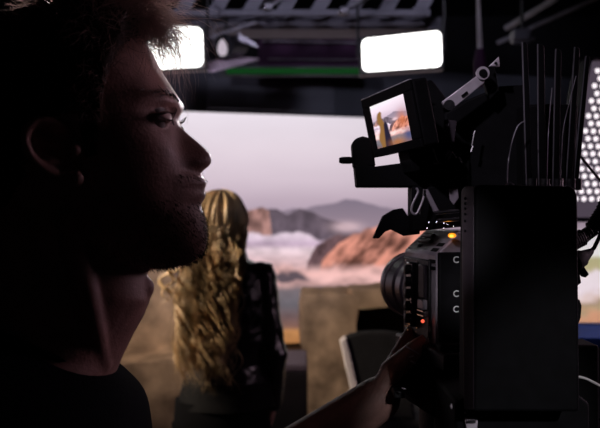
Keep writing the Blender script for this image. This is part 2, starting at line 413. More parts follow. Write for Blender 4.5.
# ------------------------------------------------------------------ LED cell light at the right edge
c = P(642,140,2.4)
t = thing('cell_light', c, 'LED light at right edge showing a grid of round white cells','light')
ax = V((1,.25,0)).normalized(); az = V((.2,-.0,1)).normalized(); an = ax.cross(az).normalized()
if an.y > 0: an = -an
MC = Matrix((( ax.x,an.x,az.x,c.x),(ax.y,an.y,az.y,c.y),(ax.z,an.z,az.z,c.z),(0,0,0,1)))
MB().box((-.212,-.10,-.245),(.30,-.012,.24),MC).build('housing',M['black'],t,bevel=.01)
MB().box((-.207,-.012,-.23),(.29,-.004,.225),MC).build('backing',M['celldim'],t)
mb = MB(); sp = .0255
for i in range(-8,13):
    for j in range(-10,10):
        x = i*sp+(sp/2 if j%2 else 0); z = j*sp*.86
        if -.197 < x < .28 and -.19 < z < .215:
            p = MC@V((x,0,z)); mb.lathe([(0,.0075),(.003,.0072),(.004,.004)],p,an,12)
mb.build('led_cells',M['cell'],t)
MB().tube([MC@V((.05,-.05,-.24)),V((c.x+.05,c.y+.25,.9)),V((c.x+.05,c.y+.25,0))],.016,10).build('stand',M['black'],t)
for a in (0,2.1,4.2):
    MB().tube([V((c.x+.05,c.y+.25,.45)),V((c.x+.05+.26*math.cos(a),c.y+.25+.26*math.sin(a),.01))],.01,8).build('leg',M['black'],t)

# ------------------------------------------------------------------ props on the stage
t = thing('ruined_wall', P(345,300,6.2)*V((1,1,0)) if False else V((.42,6.2,0)),'weathered sand-coloured prop wall with a dark opening','prop wall')
x = lambda px,Y=6.2: (px-300)/F*Y
z = lambda py,Y=6.2: CZ-(py-214)/F*Y
mb = MB()
mb.gridbox((x(303),6.2,0),(x(357),6.65,z(293)),20,.05,2.6,3.)
mb.gridbox((x(352),6.2,z(309)),(x(470),6.6,z(289)),16,.03,3.,8.)
mb.gridbox((x(352),6.2,0),(x(470),6.6,z(352)),14,.04,3.,5.)
mb.gridbox((x(420),6.2,0),(x(470),6.6,z(291)),14,.04,3.,6.)
mb.build('plaster',M['rock'],t)
MB().gridbox((x(350),6.46,.1),(x(440),6.62,z(300)),4).build('recess',M['rockd'],t)  # near-black panel puts the opening's shade in as colour
t = V(((150-300)/F*5.2,5.2,0))
o = MB().gridbox((-1.55,5.0,0),(-.62,5.9,.70),22,.07,2.2,1.).gridbox((-1.75,5.5,.2),(-.55,6.2,1.28),22,.07,2.,4.).build('sandstone_ledge',M['rock'])
tag(o,'stepped sandy rock ledge left of the long-haired person','rock')
t = thing('equipment_case',V((-.2,5.1,0)),'dark low case with dull mauve top right of the leather jacket','case')
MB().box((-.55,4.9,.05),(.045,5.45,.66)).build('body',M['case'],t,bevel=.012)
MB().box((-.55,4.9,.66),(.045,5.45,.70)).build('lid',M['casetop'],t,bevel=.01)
for sx in (-.49,-.01):
    for sy in (4.96,5.39): MB().lathe([(-.02,.05),(.02,.05)],(sx,sy,.05),(1,0,0),14).build('caster',M['rubber'],t)
MB().box((-.3,4.885,.45),(-.2,4.90,.55)).build('latch',M['black'],t,bevel=.004)
t = thing('chair',P(385,420,3.6)*V((1,1,0)),'black chair with curved top and pale edge, behind the forearm','chair')
Yc = 3.6
top = [P(a,b,Yc) for a,b in ((343,338.5),(350,334.5),(360,332.5),(372,331.5),(385,331.5),(398,333),(405,336))]
mb = MB(); bot = [P(a,b,Yc) for a,b in ((416,420),(362,420))]
mb.prism(top+bot,(0,.05,0)); mb.build('backrest',M['chairf'],t,bevel=.012)
MB().prism([P(340,341,Yc-.01),P(346,337,Yc-.01),P(366,420,Yc-.01),P(357,420,Yc-.01)],(0,.07,0)).build('edge_trim',M['pale'],t,bevel=.006)['label']='pale grey side trim of the chair back'
cx = P(388,0,Yc).x
MB().box((cx-.22,Yc-.02,.62),(cx+.2,Yc+.42,.70)).build('seat',M['chairf'],t,bevel=.02)
for sx in (-.19,.17):
    for sy in (.02,.38): MB().tube([V((cx+sx,Yc+sy,.64)),V((cx+sx*1.1,Yc+sy,0))],.016,8).build('leg',M['black'],t)
for sy in (.02,.38): MB().tube([V((cx-.2,Yc+sy,.28)),V((cx+.18,Yc+sy,.28))],.012,8).build('footrest',M['black'],t)
t = thing('equipment_cart',P(640,330,2.)*V((1,1,0)),'black cart with blue top and thin pale edge at lower right','cart')
xa = P(540,0,2.).x; xb = xa+.36
MB().box((xa,2.0,.12),(xb,2.3,1.275)).build('cabinet',M['case'],t,bevel=.008)
MB().box((xa,2.0,1.276),(xb,2.25,1.299)).build('blue_top',M['blue'],t,bevel=.004)['label']='blue top panel'
RT = Matrix.Identity(4)
MB().box((xa-.005,2.252,1.276),(xb+.005,2.266,1.3025)).build('edge_rail',M['alu'],t,bevel=.003)
for sx in (xa+.06,xb-.06):
    for sy in (2.06,2.24): MB().lathe([(-.02,.06),(.02,.06)],(sx,sy,.06),(1,0,0),14).build('caster',M['rubber'],t)

# ------------------------------------------------------------------ heads
HS = 1099.0
def smooth1(a, s):
    k = np.arange(-int(4*s)-1, int(4*s)+2); w = np.exp(-.5*(k/s)**2); w /= w.sum()
    return np.convolve(np.pad(a, len(k)//2, mode='edge'), w, 'valid')
PYS = np.arange(4, 273, 1.0)
def curve(pts, s=1.2):
    q = sorted(pts); a = np.interp(PYS, [p[0] for p in q], [p[1] for p in q]); return smooth1(a, s)
XF = curve([(4,104),(7,110),(11,116),(18,126),(32,139),(49,150),(71,161),(86,171),(98,179),(105,182.5),(110,182),(116,179.5),(120,178.8),(126,180),(133,187),(142,198),(150,207),(155,210.8),(160,212),(164,211),(168,207),(171,201),(173,199),(176,202.5),(180,206),(184,207.5),(186.5,205.5),(188.5,203),(191,204.5),(195,206),(199,204.5),(204,200.5),(208,200.8),(214,204),(222,206.5),(234,207.5),(244,206.5),(252,204),(258,200),(263,192),(267,178),(270,150),(272,110)], .8)
XS = curve([(4,104),(7,110),(11,116),(18,126),(32,139),(49,150),(71,161),(86,170),(98,176.5),(106,178.5),(116,178),(130,179),(145,182),(160,188),(172,193),(185,197),(198,198),(210,198.5),(225,200),(240,199),(250,197),(258,192),(263,185),(267,172),(270,148),(272,110)], 2.)
XB = curve([(4,98),(8,92),(14,82),(20,68),(25,46),(29,20),(35,-6),(45,-24),(62,-38),(90,-44),(125,-42),(160,-30),(185,-14),(210,2),(235,22),(258,48),(268,70),(272,90)], 2.)
WD = curve([(4,3),(8,14),(13,26),(20,42),(27,56),(38,65),(60,72),(90,76),(115,75),(140,72),(165,69.5),(190,66.5),(215,61),(235,54),(250,45),(260,36),(267,25),(272,8)], 2.)/1000*HS
XC = curve([(4,101),(12,98),(22,88),(34,74),(60,66),(100,68),(170,76),(230,80),(272,100)], 4.)
NWD = np.interp(PYS, [110,118,130,145,155,163,170,174], [7,7,9,12,15.5,17.5,16,13])*HS/1000
def head_pt(py, t, extra=0.):
    """head surface in pixels (x forward, y lateral px, py down)"""
    g = lambda a: np.interp(py, PYS, a)
    xf, xs, xb, w, xc = g(XF), g(XS), g(XB), g(WD), g(XC)
    e = 2/2.25; c = np.cos(t); s_ = np.sin(t)
    ac = np.abs(c)**e*np.sign(c); as_ = np.abs(s_)**e*np.sign(s_)
    x = np.where(c > 0, xc+(xs-xc)*ac, xc+(xc-xb)*ac); y = w*as_
    d = xf-xs; ay = np.abs(y)
    nose = (py > 112)&(py < 174.5)
    lip = (py >= 174.5)&(py < 206)
    wd = np.where(nose, g(NWD), np.where(lip, 23*1.1, 27*1.1))
    wd = np.where(py <= 112, 40., wd)
    fall = np.exp(-(ay/wd)**np.where(nose, 2.6, 2.4))
    x = x+np.where(c > 0, d*fall, 0)
    mm = HS/1000
    # eye sockets, cheekbones, brow, nostril wings, temples
    G = lambda y0,p0,sy,sp: np.exp(-((ay-y0*mm)/(sy*mm))**2-((py-p0)/(sp))**2)
    front = (c > 0)
    x = x-np.where(front, 5.5*mm*G(31,122,13,10), 0)
    x = x+np.where(front, 3.0*mm*G(33,104,17,6), 0)
    x = x+np.where(front, 3.5*mm*G(45,150,18,15), 0)
    x = x-np.where(front, 3.0*mm*G(40,192,14,20), 0)
    x = x+np.where(front, 2.5*mm*G(14.5,164,4.5,6), 0)
    y = y*(1-.05*np.exp(-((py-95)/16)**2-((x-140)/22)**2))
    return x, y
def head_local(x, y, py): return np.stack([(x-70)/HS, y/HS, (130-py)/HS], -1)
def head_grid(N=150, T=140):
    k = np.arange(N); py = 4.2+(271.8-4.2)*(.5-.5*np.cos(PI*(k+.5)/N))*.5+(271.8-4.2)*((k+.5)/N)*.5
    t = np.arange(T)*2*PI/T
    pp, tt = np.meshgrid(py, t, indexing='ij')
    x, y = head_pt(pp, tt); return x, y, pp
def head_mesh(mb, f, N=150, T=140):
    """adds closed head + ears + eyelids; f maps head-local -> world Vector"""
    x, y, pp = head_grid(N, T); L = head_local(x, y, pp).reshape(-1,3)
    fs = [(i*T+j, i*T+(j+1)%T, (i+1)*T+(j+1)%T, (i+1)*T+j) for i in range(N-1) for j in range(T)]
    fs += [tuple(range(T)), tuple(range((N-1)*T, N*T))]
    mb.add([f(V(p)) for p in L], fs)
    H = lambda px, py, lat: f(V(((px-70)/HS, lat, (130-py)/HS)))
    for s in (-1, 1):
        # ear: helix rim, inner plate, antihelix, tragus, lobe
        rim = [(98,147,.071),(93,136,.079),(84,131,.086),(73,132,.092),(66,139,.096),(64,150,.097),(67,161,.094),(74,171,.089),(84,179,.083),(95,184,.078)]
        mb.tube([H(a-4,b,s*c) for a,b,c in rim],[.0028,.0038,.0042,.0044,.0044,.0044,.0042,.004,.0045,.004],10)
        mb.tube([H(a-4,b,s*c) for a,b,c in ((89,146,.074),(81,145,.080),(76,152,.083),(78,162,.082),(86,170,.079))],.0036,8)
        plate = [H(a-4,b,s*(c-.005)) for a,b,c in rim]+[H(104,180,s*.069),H(108,160,s*.066)]
        mb.prism(plate, f(V((0,-s*.012,0)))-f(V((0,0,0))))
        mb.sphere(H(97,156,s*.075),.0058,10); mb.sphere(H(99,182,s*.077),.0072,12)
        mb.sphere(H(92,182,s*.077),.0062,12)
        # eyelids
        ec = V(((160.5-70)/HS, s*.0315, (130-122)/HS)); R = .0128
        for up in (1,-1):
            pts = []
            for q in np.linspace(-1.15,1.15,9):
                el = up*(.28 if up > 0 else .19)*math.cos(q/1.15*PI/2)
                az = q*.9+s*.28
                pts.append(f(ec+V((math.cos(el)*math.cos(az), math.cos(el)*math.sin(az), math.sin(el)))*R))
            mb.tube(pts, .0029 if up > 0 else .0025, 8)
def eyes(f, parent, d):
    for s in (-1,1):
        ec = V(((160.5-70)/HS, s*.0315, (130-122)/HS))
        e = MB().sphere(f(ec), .0122, 24).build('eye', M['eye'], parent)
        c = f(ec); q = MB().lathe([(.0, .0058),(.0012,.0052),(.0022,.003),(.0025,.0005)], c+d*.0106, d, 20).build('iris', M['iris'], parent)
    for s in (-1,1):
        mb = MB()
        ec = V(((160.5-70)/HS, s*.0315, (130-122)/HS))
        for q in np.linspace(-1,1,26):
            for up, ln in ((1,.0048),(-1,.0028)):
                el = up*(.28 if up>0 else .19)*math.cos(q/1.15*PI/2); az = q*.9+s*.28
                n = V((math.cos(el)*math.cos(az), math.cos(el)*math.sin(az), math.sin(el)))
                p0 = ec+n*.0142; p1 = p0+n*ln*.7+V((0,0,-.001*up)); p2 = p1+n*ln*.5+V((0,0,up*.0045))
                mb.tube([f(p0),f(p1),f(p2)],[.0002,.00017,.0001],4)
        mb.build('eyelashes', M['beard'], parent)
    for s in (-1,1):
        mb = MB()
        for k in range(42):
            q = random.random(); lat = .014+.036*q; py = 103-5*math.sin(q*PI*.8)+random.uniform(-3.2,3.2)
            tt = np.linspace(0,1.2,60); x,y = head_pt(np.full(60,py), tt); i = int(np.argmin(np.abs(y-lat*HS)))
            p = V(head_local(x[i],y[i]*s,py)); n = V((.8,.4*s,.1)); fl = V((-.35,s*.9,.25 if q<.6 else -.3))
            mb.tube([f(p),f(p+n*.0015+fl*.003),f(p+n*.0022+fl*.0085)],[.00035,.0003,.0001],3)
        mb.build('eyebrow', M['beard'], parent)

def hand(mb, wrist, d, palm_n, thumb_side, sz=1.0, curl=(.5,.55,.6,.65), spread=.10):
    """union pieces of a hand: d = direction to fingers, palm_n = palm normal, thumb_side = vector across"""
    d = V(d).normalized(); pn = V(palm_n); pn = (pn-d*pn.dot(d)).normalized(); ts = d.cross(pn)
    if ts.dot(V(thumb_side)) < 0: ts = -ts
    W = V(wrist)
    for q in (-.028,-.010,.010,.028):
        mb.capsule(W+ts*q*.65*sz, .015*sz, W+d*.088*sz+ts*q*sz, .0115*sz, 12)
    lens = (.040,.045,.042,.033)
    for i,(q,l,c) in enumerate(zip((.030,.0105,-.0095,-.028), lens, curl)):
        p = W+d*(.088-.004*abs(i-1))*sz+ts*q*sz; a = 0; pts = [p]; dd = d
        sv = ts*spread*(1.5-i)*.6
        for k,m in enumerate((1.,.68,.5)):
            a += c*(1.0 if k else .7); dd = (d*math.cos(a)+pn*math.sin(a)+sv*math.cos(a)).normalized()
            pts.append(pts[-1]+dd*l*m*sz)
        rr = [.0098,.009,.0082,.007]
        mb.chain([(x_,r_*sz*(.88 if i==3 else 1)) for x_,r_ in zip(pts,rr)], 12)
    b = W+d*.025*sz+ts*.022*sz
    k1 = b+(d*.55+ts*.75+pn*.35).normalized()*.042*sz; k2 = k1+(d*.8+ts*.35+pn*.5).normalized()*.034*sz; k3 = k2+(d*.9+pn*.55).normalized()*.026*sz
    mb.chain([(b,.0155*sz),(k1,.0115*sz),(k2,.010*sz),(k3,.0078*sz)],12)

# ------------------------------------------------------------------ the man
MX0 = (70-300)/HS; MY0 = .75; MZ0 = CZ-(130-214)/HS
fm = lambda p: V((MX0+p.x, MY0+p.y, MZ0+p.z))
man = thing('person', V((-.27,.75,0)), 'bearded dark-haired person in black t-shirt looking right in close profile', 'person')
body = MB(); head_mesh(body, fm)
q = lambda px, py, dy=0.: V(((px-300)/HS, .75+dy, CZ-(py-214)/HS))
def ringpx(front, back, py, hy, tilt=0.):
    xf_ = (front-300)/HS; xb_ = (back-300)/HS; return ((xf_+xb_)/2, .75, CZ-(py-214)/HS, (xf_-xb_)/2, hy, tilt)
body.loft([ringpx(140,-8,205,.055,-.35),ringpx(146,-10,240,.057,-.35),ringpx(150,-16,275,.058,-.3),ringpx(143,-24,296,.058,-.25),ringpx(133,-32,318,.060,-.2),ringpx(121,-40,343,.066,-.2),ringpx(112,-46,368,.085,-.15),ringpx(110,-55,395,.11,-.1)],40)
for s in (-1,1):
    body.tube([q(86,212,s*.058),q(92,250,s*.056),q(101,290,s*.050),q(106,325,s*.040),q(108,362,s*.020)],[.010,.012,.011,.010,.009],12)
body.sphere(q(143,288,0),.011,12)
TORSO = [(-.25,.75,1.50,.080,.072,-.5),(-.25,.75,1.475,.095,.112,-.35),(-.25,.75,1.445,.108,.165,-.2),(-.262,.75,1.405,.122,.198,-.05),(-.262,.75,1.33,.13,.203,0),(-.262,.75,1.2,.122,.188,0),(-.262,.75,1.05,.115,.175,0),(-.262,.75,.92,.118,.178,0)]
body.loft([(a,b,c-.008,d_-.012,e_-.012,f_) for a,b,c,d_,e_,f_ in TORSO],40)
Ls, Le, Lw = V((-.275,.93,1.40)), V((-.18,1.0,1.19)), P(378,399,.99)
Rs, Re, Rw = V((-.26,.57,1.41)), V((-.24,.50,1.13)), V((-.13,.49,.90))
for a,b,c in ((Ls,Le,Lw),(Rs,Re,Rw)):
    body.chain([(a,.055),(a.lerp(b,.5),.047),(b,.040),(b.lerp(c,.3),.041),(b.lerp(c,.7),.033),(c,.027)],18)
hd = (P(409,345,1.05)-Lw)
hand(body, Lw+hd.normalized()*.005, hd, (.75,.45,.35), (-.4,-.6,.3), .98, (.38,.42,.46,.5))
hand(body, Rw+V((.003,0,-.01)), (.3,.05,-.95), (.6,.8,0), (1,0,.2), 1.0)
for s in (-1,1):
    hp = V((-.265,.75+s*.09,.93)); kn = V((-.245,.75+s*.10,.50)); an_ = V((-.275,.75+s*.105,.085))
    body.chain([(hp,.085),(kn,.056),(kn.lerp(an_,.35),.055),(an_,.040)],18)
    body.capsule(an_+V((0,0,-.03)),.035,an_+V((.15,0,-.05)),.03,14)
bo = body.build('body', M['skin'], man); remesh(bo, .0024, 3, .5)
eyes(fm, man, V((1,-.05,0)).normalized())
# t-shirt: torso shell and short sleeves
mb = MB(); mb.loft([TORSO[0][:2]+(TORSO[0][2]-.004,.076,.068,-.5)]+TORSO, 56, cap=False)
mb.v = [(x_,y_,z_+.003*noise.noise(V((x_*14,y_*14,z_*22)))) for x_,y_,z_ in mb.v]
sh = mb.build('t_shirt', M['tee'], man)
sm = sh.modifiers.new('subsurf','SUBSURF'); sm.levels = 2; sm.render_levels = 2
mb = MB()
ring = []
for j in range(41):
    a = 2*PI*j/40; x_ = .078*math.cos(a); y_ = .070*math.sin(a); ring.append(V((-.25+x_,.75+y_,1.50-.5*x_+.001)))
mb.tube(ring,.0038,8); mb.build('collar',M['tee'],sh)
for a,b in ((Ls,Le),(Rs,Re)):
    mb = MB(); e = a.lerp(b,.86); mb.tube([a.lerp(b,-.12)+V((0,0,.0)),a,a.lerp(b,.3),a.lerp(b,.6),e],[.050,.066,.062,.058,.057],24)
    mb.build('sleeve',M['tee'],man)
mb = MB(); mb.loft([(-.262,.75,.98,.123,.182,0),(-.262,.75,.90,.126,.186,0),(-.262,.75,.82,.125,.186,0)],40,cap=True)
for s in (-1,1):
    hp = V((-.265,.75+s*.092,.88)); kn = V((-.245,.75+s*.10,.50)); an_ = V((-.272,.75+s*.105,.10))
    mb.tube([hp,hp.lerp(kn,.5),kn,kn.lerp(an_,.5),an_],[.095,.086,.075,.07,.066],22)
mb.build('trousers',M['trouser'],man)
for s in (-1,1):
    y_ = .75+s*.105
    MB().loft([(-.21,y_,.0,.145,.048,0),(-.21,y_,.02,.148,.05,0),(-.215,y_,.05,.14,.047,0),(-.24,y_,.08,.10,.044,0),(-.265,y_,.12,.055,.046,0)],28,e=2.5).build('shoe',M['shoe'],man)

# scalp hair: shell + strands
def hairline(px):
    return np.interp(px, [-60,0,30,52,60,98,104,116,122,132,142,152,160], [232,222,205,180,128,124,166,160,96,66,46,32,10])
x, y, pp = head_grid(150,140); T = 140
hl = hairline(x)
top = np.clip((75-pp)/70,0,1)
th = (5+10*top*(.30+.70*sstep(35,112,x)))*HS/1000
fade = np.clip((hl-pp)/24,0,1); th = th*fade+.4
cx_, cp_ = 78., 110.
dx, dy, dp = x-cx_, y, pp-cp_; dl = np.sqrt(dx*dx+dy*dy+dp*dp)
nz = fbm(x/7+y/11, pp/26+x/30, 4, 3.)
k_ = th*(1+.75*nz*np.clip(top+.35,0,1))/dl
hx, hy, hp_ = x+dx*k_, y+dy*k_, pp+dp*k_
keep = pp < hl
L = head_local(hx, hy, hp_).reshape(-1,3); kp = keep.ravel()
mb = MB(); N_ = 150
fs = []
for i in range(N_-1):
    for j in range(T):
        f4 = (i*T+j, i*T+(j+1)%T, (i+1)*T+(j+1)%T, (i+1)*T+j)
        if kp[f4[0]] and kp[f4[1]] and kp[f4[2]] and kp[f4[3]]: fs.append(f4)
fs.append(tuple(range(T)))
mb.add([fm(V(p)) for p in L], fs)
ho = mb.build('hair', M['hair'], man)
mb = MB()
roots = np.argwhere(keep & (pp > 5))
wts = np.array([ (3. if pp[i,j] < 60 else 1.)*(1.6 if x[i,j] > 90 else 1.) for i,j in roots]); wts /= wts.sum()
sel = roots[rng.choice(len(roots), 3000, p=wts)]
for i,j in sel:
    p = V(head_local(hx[i,j],hy[i,j],hp_[i,j])); n = V((dx[i,j],dy[i,j],-dp[i,j])).normalized(); tp = top[i,j]
    p = p-n*.004
    front = max(0, min(1, (x[i,j]-40)/90))
    flow = V((-.35+1.25*front*tp-.4*(1-tp), .25*math.copysign(1,dy[i,j])*(1-tp)+random.gauss(0,.25), (.5*front-.1)*tp-.9*(1-tp)))
    ln = (.014+.036*tp*random.random()*(.3+.7*front)+.022*front*tp)*(1 if random.random() < .93 else 1.35)
    dr = (flow+n*(.35+.55*tp)+V((random.gauss(0,.28),random.gauss(0,.28),random.gauss(0,.28)))).normalized()
    pts = [p]; seg = 6; w = V((random.gauss(0,1),random.gauss(0,1),random.gauss(0,1)))*.16
    for k in range(seg):
        pts.append(pts[-1]+dr*ln/seg); dr = (dr+w*.8+V((0,0,-.16*tp-.03))).normalized()
    mb.tube([fm(a) for a in pts],[.0003,.0003,.00028,.00024,.0002,.00015,.0001],3,cap=False)
# fringe falling forward over the brow, loose at the temples
for k in range(430):
    a = random.uniform(-.75,.75); py = random.uniform(16,46)
    x1,y1 = head_pt(np.array([py]),np.array([a])); p = V(head_local(x1[0],y1[0],py)); p += V((.003,0,.008+.006*random.random()))
    dr = V((random.uniform(.5,1.),.25*random.gauss(0,1)-.2*a,random.uniform(-.35,.8))).normalized(); ln = random.uniform(.032,.072) if k%3 else random.uniform(.06,.10)
    w = V((random.gauss(-.06,.10),random.gauss(0,.14),-random.uniform(.16,.46))); pts = [p]; ph = random.uniform(0,6.28); ka = random.uniform(.05,.28)
    for m_ in range(12):
        pts.append(pts[-1]+dr*ln/12); dr = (dr+w*.6+V((math.sin(ph+m_*.95),math.cos(ph*1.7+m_*.8),math.cos(ph+m_*.9)))*ka).normalized()
    mb.tube([fm(b) for b in pts],[.0003-.00002*q_ for q_ in range(13)],3,cap=False)
for k in range(260):
    py = random.uniform(38,120); pxl = random.uniform(100,np.interp(py,[38,60,90,120],[150,136,124,116]))
    tt = np.linspace(-1.9,-.4,90); xx,yy = head_pt(np.full(90,py),tt); m_ = int(np.argmin(np.abs(xx-pxl)))
    p = V(head_local(xx[m_],yy[m_],py)); n = V((.2,-.95,.2)); dr = V((random.uniform(-.5,.5),-.25,random.uniform(-.9,.3))).normalized(); pts = [p]
    for q_ in range(5): pts.append(pts[-1]+dr*.0042); dr = (dr+V((random.gauss(0,.3),.05,random.gauss(0,.3)))).normalized()
    mb.tube([fm(b) for b in pts],[.00025,.00024,.0002,.00018,.00014,.0001],3,cap=False)
for k in range(90):      # long loose front strands hanging past the forehead
    py = random.uniform(22,44); a = random.uniform(-.5,.35)
    x1,y1 = head_pt(np.array([py]),np.array([a])); p = V(head_local(x1[0],y1[0],py))+V((0,0,.006))
    ex_ = random.uniform(.012,.046); dn = random.uniform(.012,.046); up_ = random.uniform(.004,.022); lat = random.gauss(0,.010); bk = random.uniform(-.012,.010)
    P0 = p; P1 = p+V((ex_*.45,lat*.4,up_)); P2 = p+V((ex_*1.15,lat,-dn*.25)); P3 = p+V((ex_+bk,lat*1.3,-dn))
    pts = []
    for m_ in range(13):
        u = m_/12; v = 1-u; c_ = P0*v**3+P1*(3*v*v*u)+P2*(3*v*u*u)+P3*u**3
        pts.append(fm(c_+V((math.sin(u*9+k),math.sin(u*7+2*k),math.cos(u*8+k)))*.0011*u))
    mb.tube(pts,[.00036-.000022*q_ for q_ in range(13)],3,cap=False)
mb.build('strands', M['strand'], ho)
# beard
mb = MB()
def beardmask(px, py):
    lim = np.interp(px,[96,104,114,130,150,170,186,196,203,212],[400,150,168,188,197,200,199,201,201,203])
    return ((py > lim)&(px > 98))|((px > 183)&(py > 173.5)&(py < 181))
xg, yg, pg = head_grid(220,220)
bk = np.argwhere(beardmask(xg,pg)&(pg < 270)); sel = bk[rng.choice(len(bk), 3000)]
for i,j in sel:
    if not beardmask(np.array([xg[i,j]+random.gauss(0,4)]),np.array([pg[i,j]+random.gauss(0,5)]))[0]: continue
    p = V(head_local(xg[i,j],yg[i,j],pg[i,j])); n = V((xg[i,j]-100,yg[i,j]*1.1,-(pg[i,j]-190)*.6)).normalized()
    dr = (n*.6+V((.25,0,-.75))+V((random.gauss(0,.25),random.gauss(0,.25),random.gauss(0,.2)))).normalized(); ln = random.uniform(.0025,.0055)
    p -= n*.001
    mb.tube([fm(p),fm(p+dr*ln*.55+n*.0008),fm(p+dr*ln)],[.00024,.0002,.0001],3,cap=False)
mb.build('beard', M['beard'], man)

# ------------------------------------------------------------------ the long-haired person
WY = 3.0; WXc = P(221.5,0,WY).x
HSC = .90; WZ0 = 1.566
yaw = PI/2-.12
def fw(p):
    p = p*HSC; c, s = math.cos(yaw), math.sin(yaw)
    return V((WXc+.0+p.x*c-p.y*s, WY+.01+p.x*s+p.y*c, WZ0+p.z))
wom = thing('person', V((WXc,WY,0)), 'person seen from behind with long wavy blond hair and black leather jacket', 'person')
mb = MB(); head_mesh(mb, fw, 90, 90)
mb.loft([(WXc,WY-.0,1.54,.050,.052,0),(WXc,WY-.01,1.46,.050,.052,0),(WXc,WY-.01,1.42,.075,.06,0)],30)
TX = WXc+.018
WT = [(TX,WY,1.44,.065,.062,0),(TX,WY,1.41,.105,.078,0),(TX,WY,1.365,.135,.092,0),(TX,WY,1.30,.142,.105,0),(TX,WY,1.18,.148,.10,0),(TX,WY,1.06,.128,.092,0),(TX,WY,.97,.145,.105,0),(TX,WY,.86,.168,.115,0)]
mb.loft([(a,b,c-.006,d_-.014,e_-.014,f_) for a,b,c,d_,e_,f_ in WT],40)
arms = []
for s in (-1,1):
    sh_ = V((TX+s*.125,WY,1.36)); el = V((TX+.172,WY-.03,1.09)) if s > 0 else V((TX-.125,WY+.12,1.10)); wr = V((TX+.165,WY+.10,.88)) if s > 0 else V((TX-.05,WY+.31,1.06)); arms.append((sh_,el,wr))
    mb.chain([(sh_,.045),(sh_.lerp(el,.5),.038),(el,.032),(el.lerp(wr,.35),.032),(wr,.022)],14)
    hand(mb, wr+V((0,.003,-.01)), (-.15,.45,-.88) if s > 0 else (.4,.85,.1), (-s,.2,0), (0,1,.3), .88)
    hp = V((WXc+s*.085,WY,.86)); kn = V((WXc+s*.095,WY+.02,.47)); an_ = V((WXc+s*.10,WY-.02,.08))
    mb.chain([(hp,.082),(kn,.052),(kn.lerp(an_,.35),.05),(an_,.036)],16)
    mb.capsule(an_+V((0,0,-.035)),.03,an_+V((0,.13,-.05)),.026,12)
bo = mb.build('body', M['skin'], wom); remesh(bo, .005, 2, .5)
eyes(fw, wom, V((math.cos(yaw),math.sin(yaw),0)))
# leather jacket
mb = MB(); mb.loft([(a,b,c,d_*1.06+.006,e_*1.1+.006,f_) for a,b,c,d_,e_,f_ in WT[:7]]+[(TX,WY,.93,.15,.11,0)],44)
for sh_,el,wr in arms:
    pts = [sh_.lerp(el,-.02),sh_.lerp(el,.18),sh_.lerp(el,.4),sh_.lerp(el,.6),sh_.lerp(el,.8),el,el.lerp(wr,.3),el.lerp(wr,.6),el.lerp(wr,.92)]
    mb.chain(list(zip(pts,[.060,.058,.051,.053,.047,.050,.045,.042,.036])),18)
jk = mb.build('leather_jacket', M['leather'], wom); remesh(jk, .006, 3, .5)
tx = bpy.data.textures.new('creases','CLOUDS'); tx.noise_scale = .07
dm = jk.modifiers.new('creases','DISPLACE'); dm.texture = tx; dm.strength = .013; dm.mid_level = .5
mb = MB(); mb.loft([(WXc,WY,1.435,.088,.075,0),(WXc,WY-.004,1.475,.080,.07,0),(WXc,WY-.006,1.48,.086,.075,0),(WXc,WY-.006,1.43,.10,.085,0)],36,cap=False); mb.build('collar',M['leather'],jk)
for (sh_,el,wr),s in zip(arms,(-1,1)):
    mb = MB(); mb.prism([sh_+V((-s*.07,-.03,.055)),sh_+V((s*.03,-.028,.05)),sh_+V((s*.045,0,.045)),sh_+V((s*.03,.025,.05)),sh_+V((-s*.07,.025,.055))],(0,0,.012)); mb.build('epaulette',M['leather'],jk,bevel=.003)
    MB().sphere(sh_+V((-s*.055,-.002,.07)),.007,10).build('stud',M['chrome'],jk)
MB().loft([(TX,WY,1.0,.158,.122,0),(TX,WY,.905,.178,.134,0)],40).build('belt',M['matte'],wom)
mb = MB(); mb.loft([(WXc,WY,.93,.168,.122,0),(WXc,WY,.80,.178,.128,0)],36)
for s in (-1,1):
    hp = V((WXc+s*.09,WY,.84)); kn = V((WXc+s*.097,WY+.02,.47)); an_ = V((WXc+s*.10,WY-.02,.12))
    mb.tube([hp,kn,kn.lerp(an_,.5),an_],[.092,.066,.062,.05],20)
mb.build('trousers',M['trouser'],wom)
for s in (-1,1):
    MB().loft([(WXc+s*.10,WY+.03,.0,.045,.13,0),(WXc+s*.10,WY+.03,.05,.044,.125,0),(WXc+s*.10,WY-.0,.09,.043,.08,0),(WXc+s*.10,WY-.02,.25,.055,.058,0)],26).build('boot',M['shoe'],wom)
# wavy hair
def lock(mb, phi, k0, r, xb_, zend, wave, ph, depth):
    """phi: angle round the crown from straight back (0) towards the sides; xb_: where it ends"""
    hc = V((WXc,WY-.005,1.583)); pts = []; rs = []; n = 46
    R_ = .081+random.uniform(0,.016)
    for k in range(n):
        u = k/(n-1)
        if u < .26:
            a = (u/.26)*1.75+k0
            q_ = V((math.sin(phi)*math.sin(a), -math.cos(phi)*math.sin(a)*1.12, math.cos(a)*1.06))*R_
            p = hc+q_; last = p; amp = .004
        else:
            v = (u-.26)/.74; z_ = last.z+(zend-last.z)*v
            back = WY-.118-.028*depth-.012*math.sin(v*PI)
            tgt = V((xb_, back, z_)); s_ = v*v*(3-2*v); s_ = min(1, s_*1.6)
            p = V((last.x+(tgt.x-last.x)*s_, last.y+(tgt.y-last.y)*min(1,v*3.), z_)); amp = .006+wave*min(1,v*2.2)
        w_ = u*.95/.115*2*PI*.45+ph
        p = p+V((math.sin(w_)*amp, math.cos(w_*1.13)*amp*.8, 0)); pts.append(p)
        rs.append(r*(.55+.6*math.sin(min(1,u*1.7+.12)*PI*.62))*(1 if u < .8 else max(.12,(1-u)/.2)))
    mb.tube(pts, rs, 7, flat=.62)
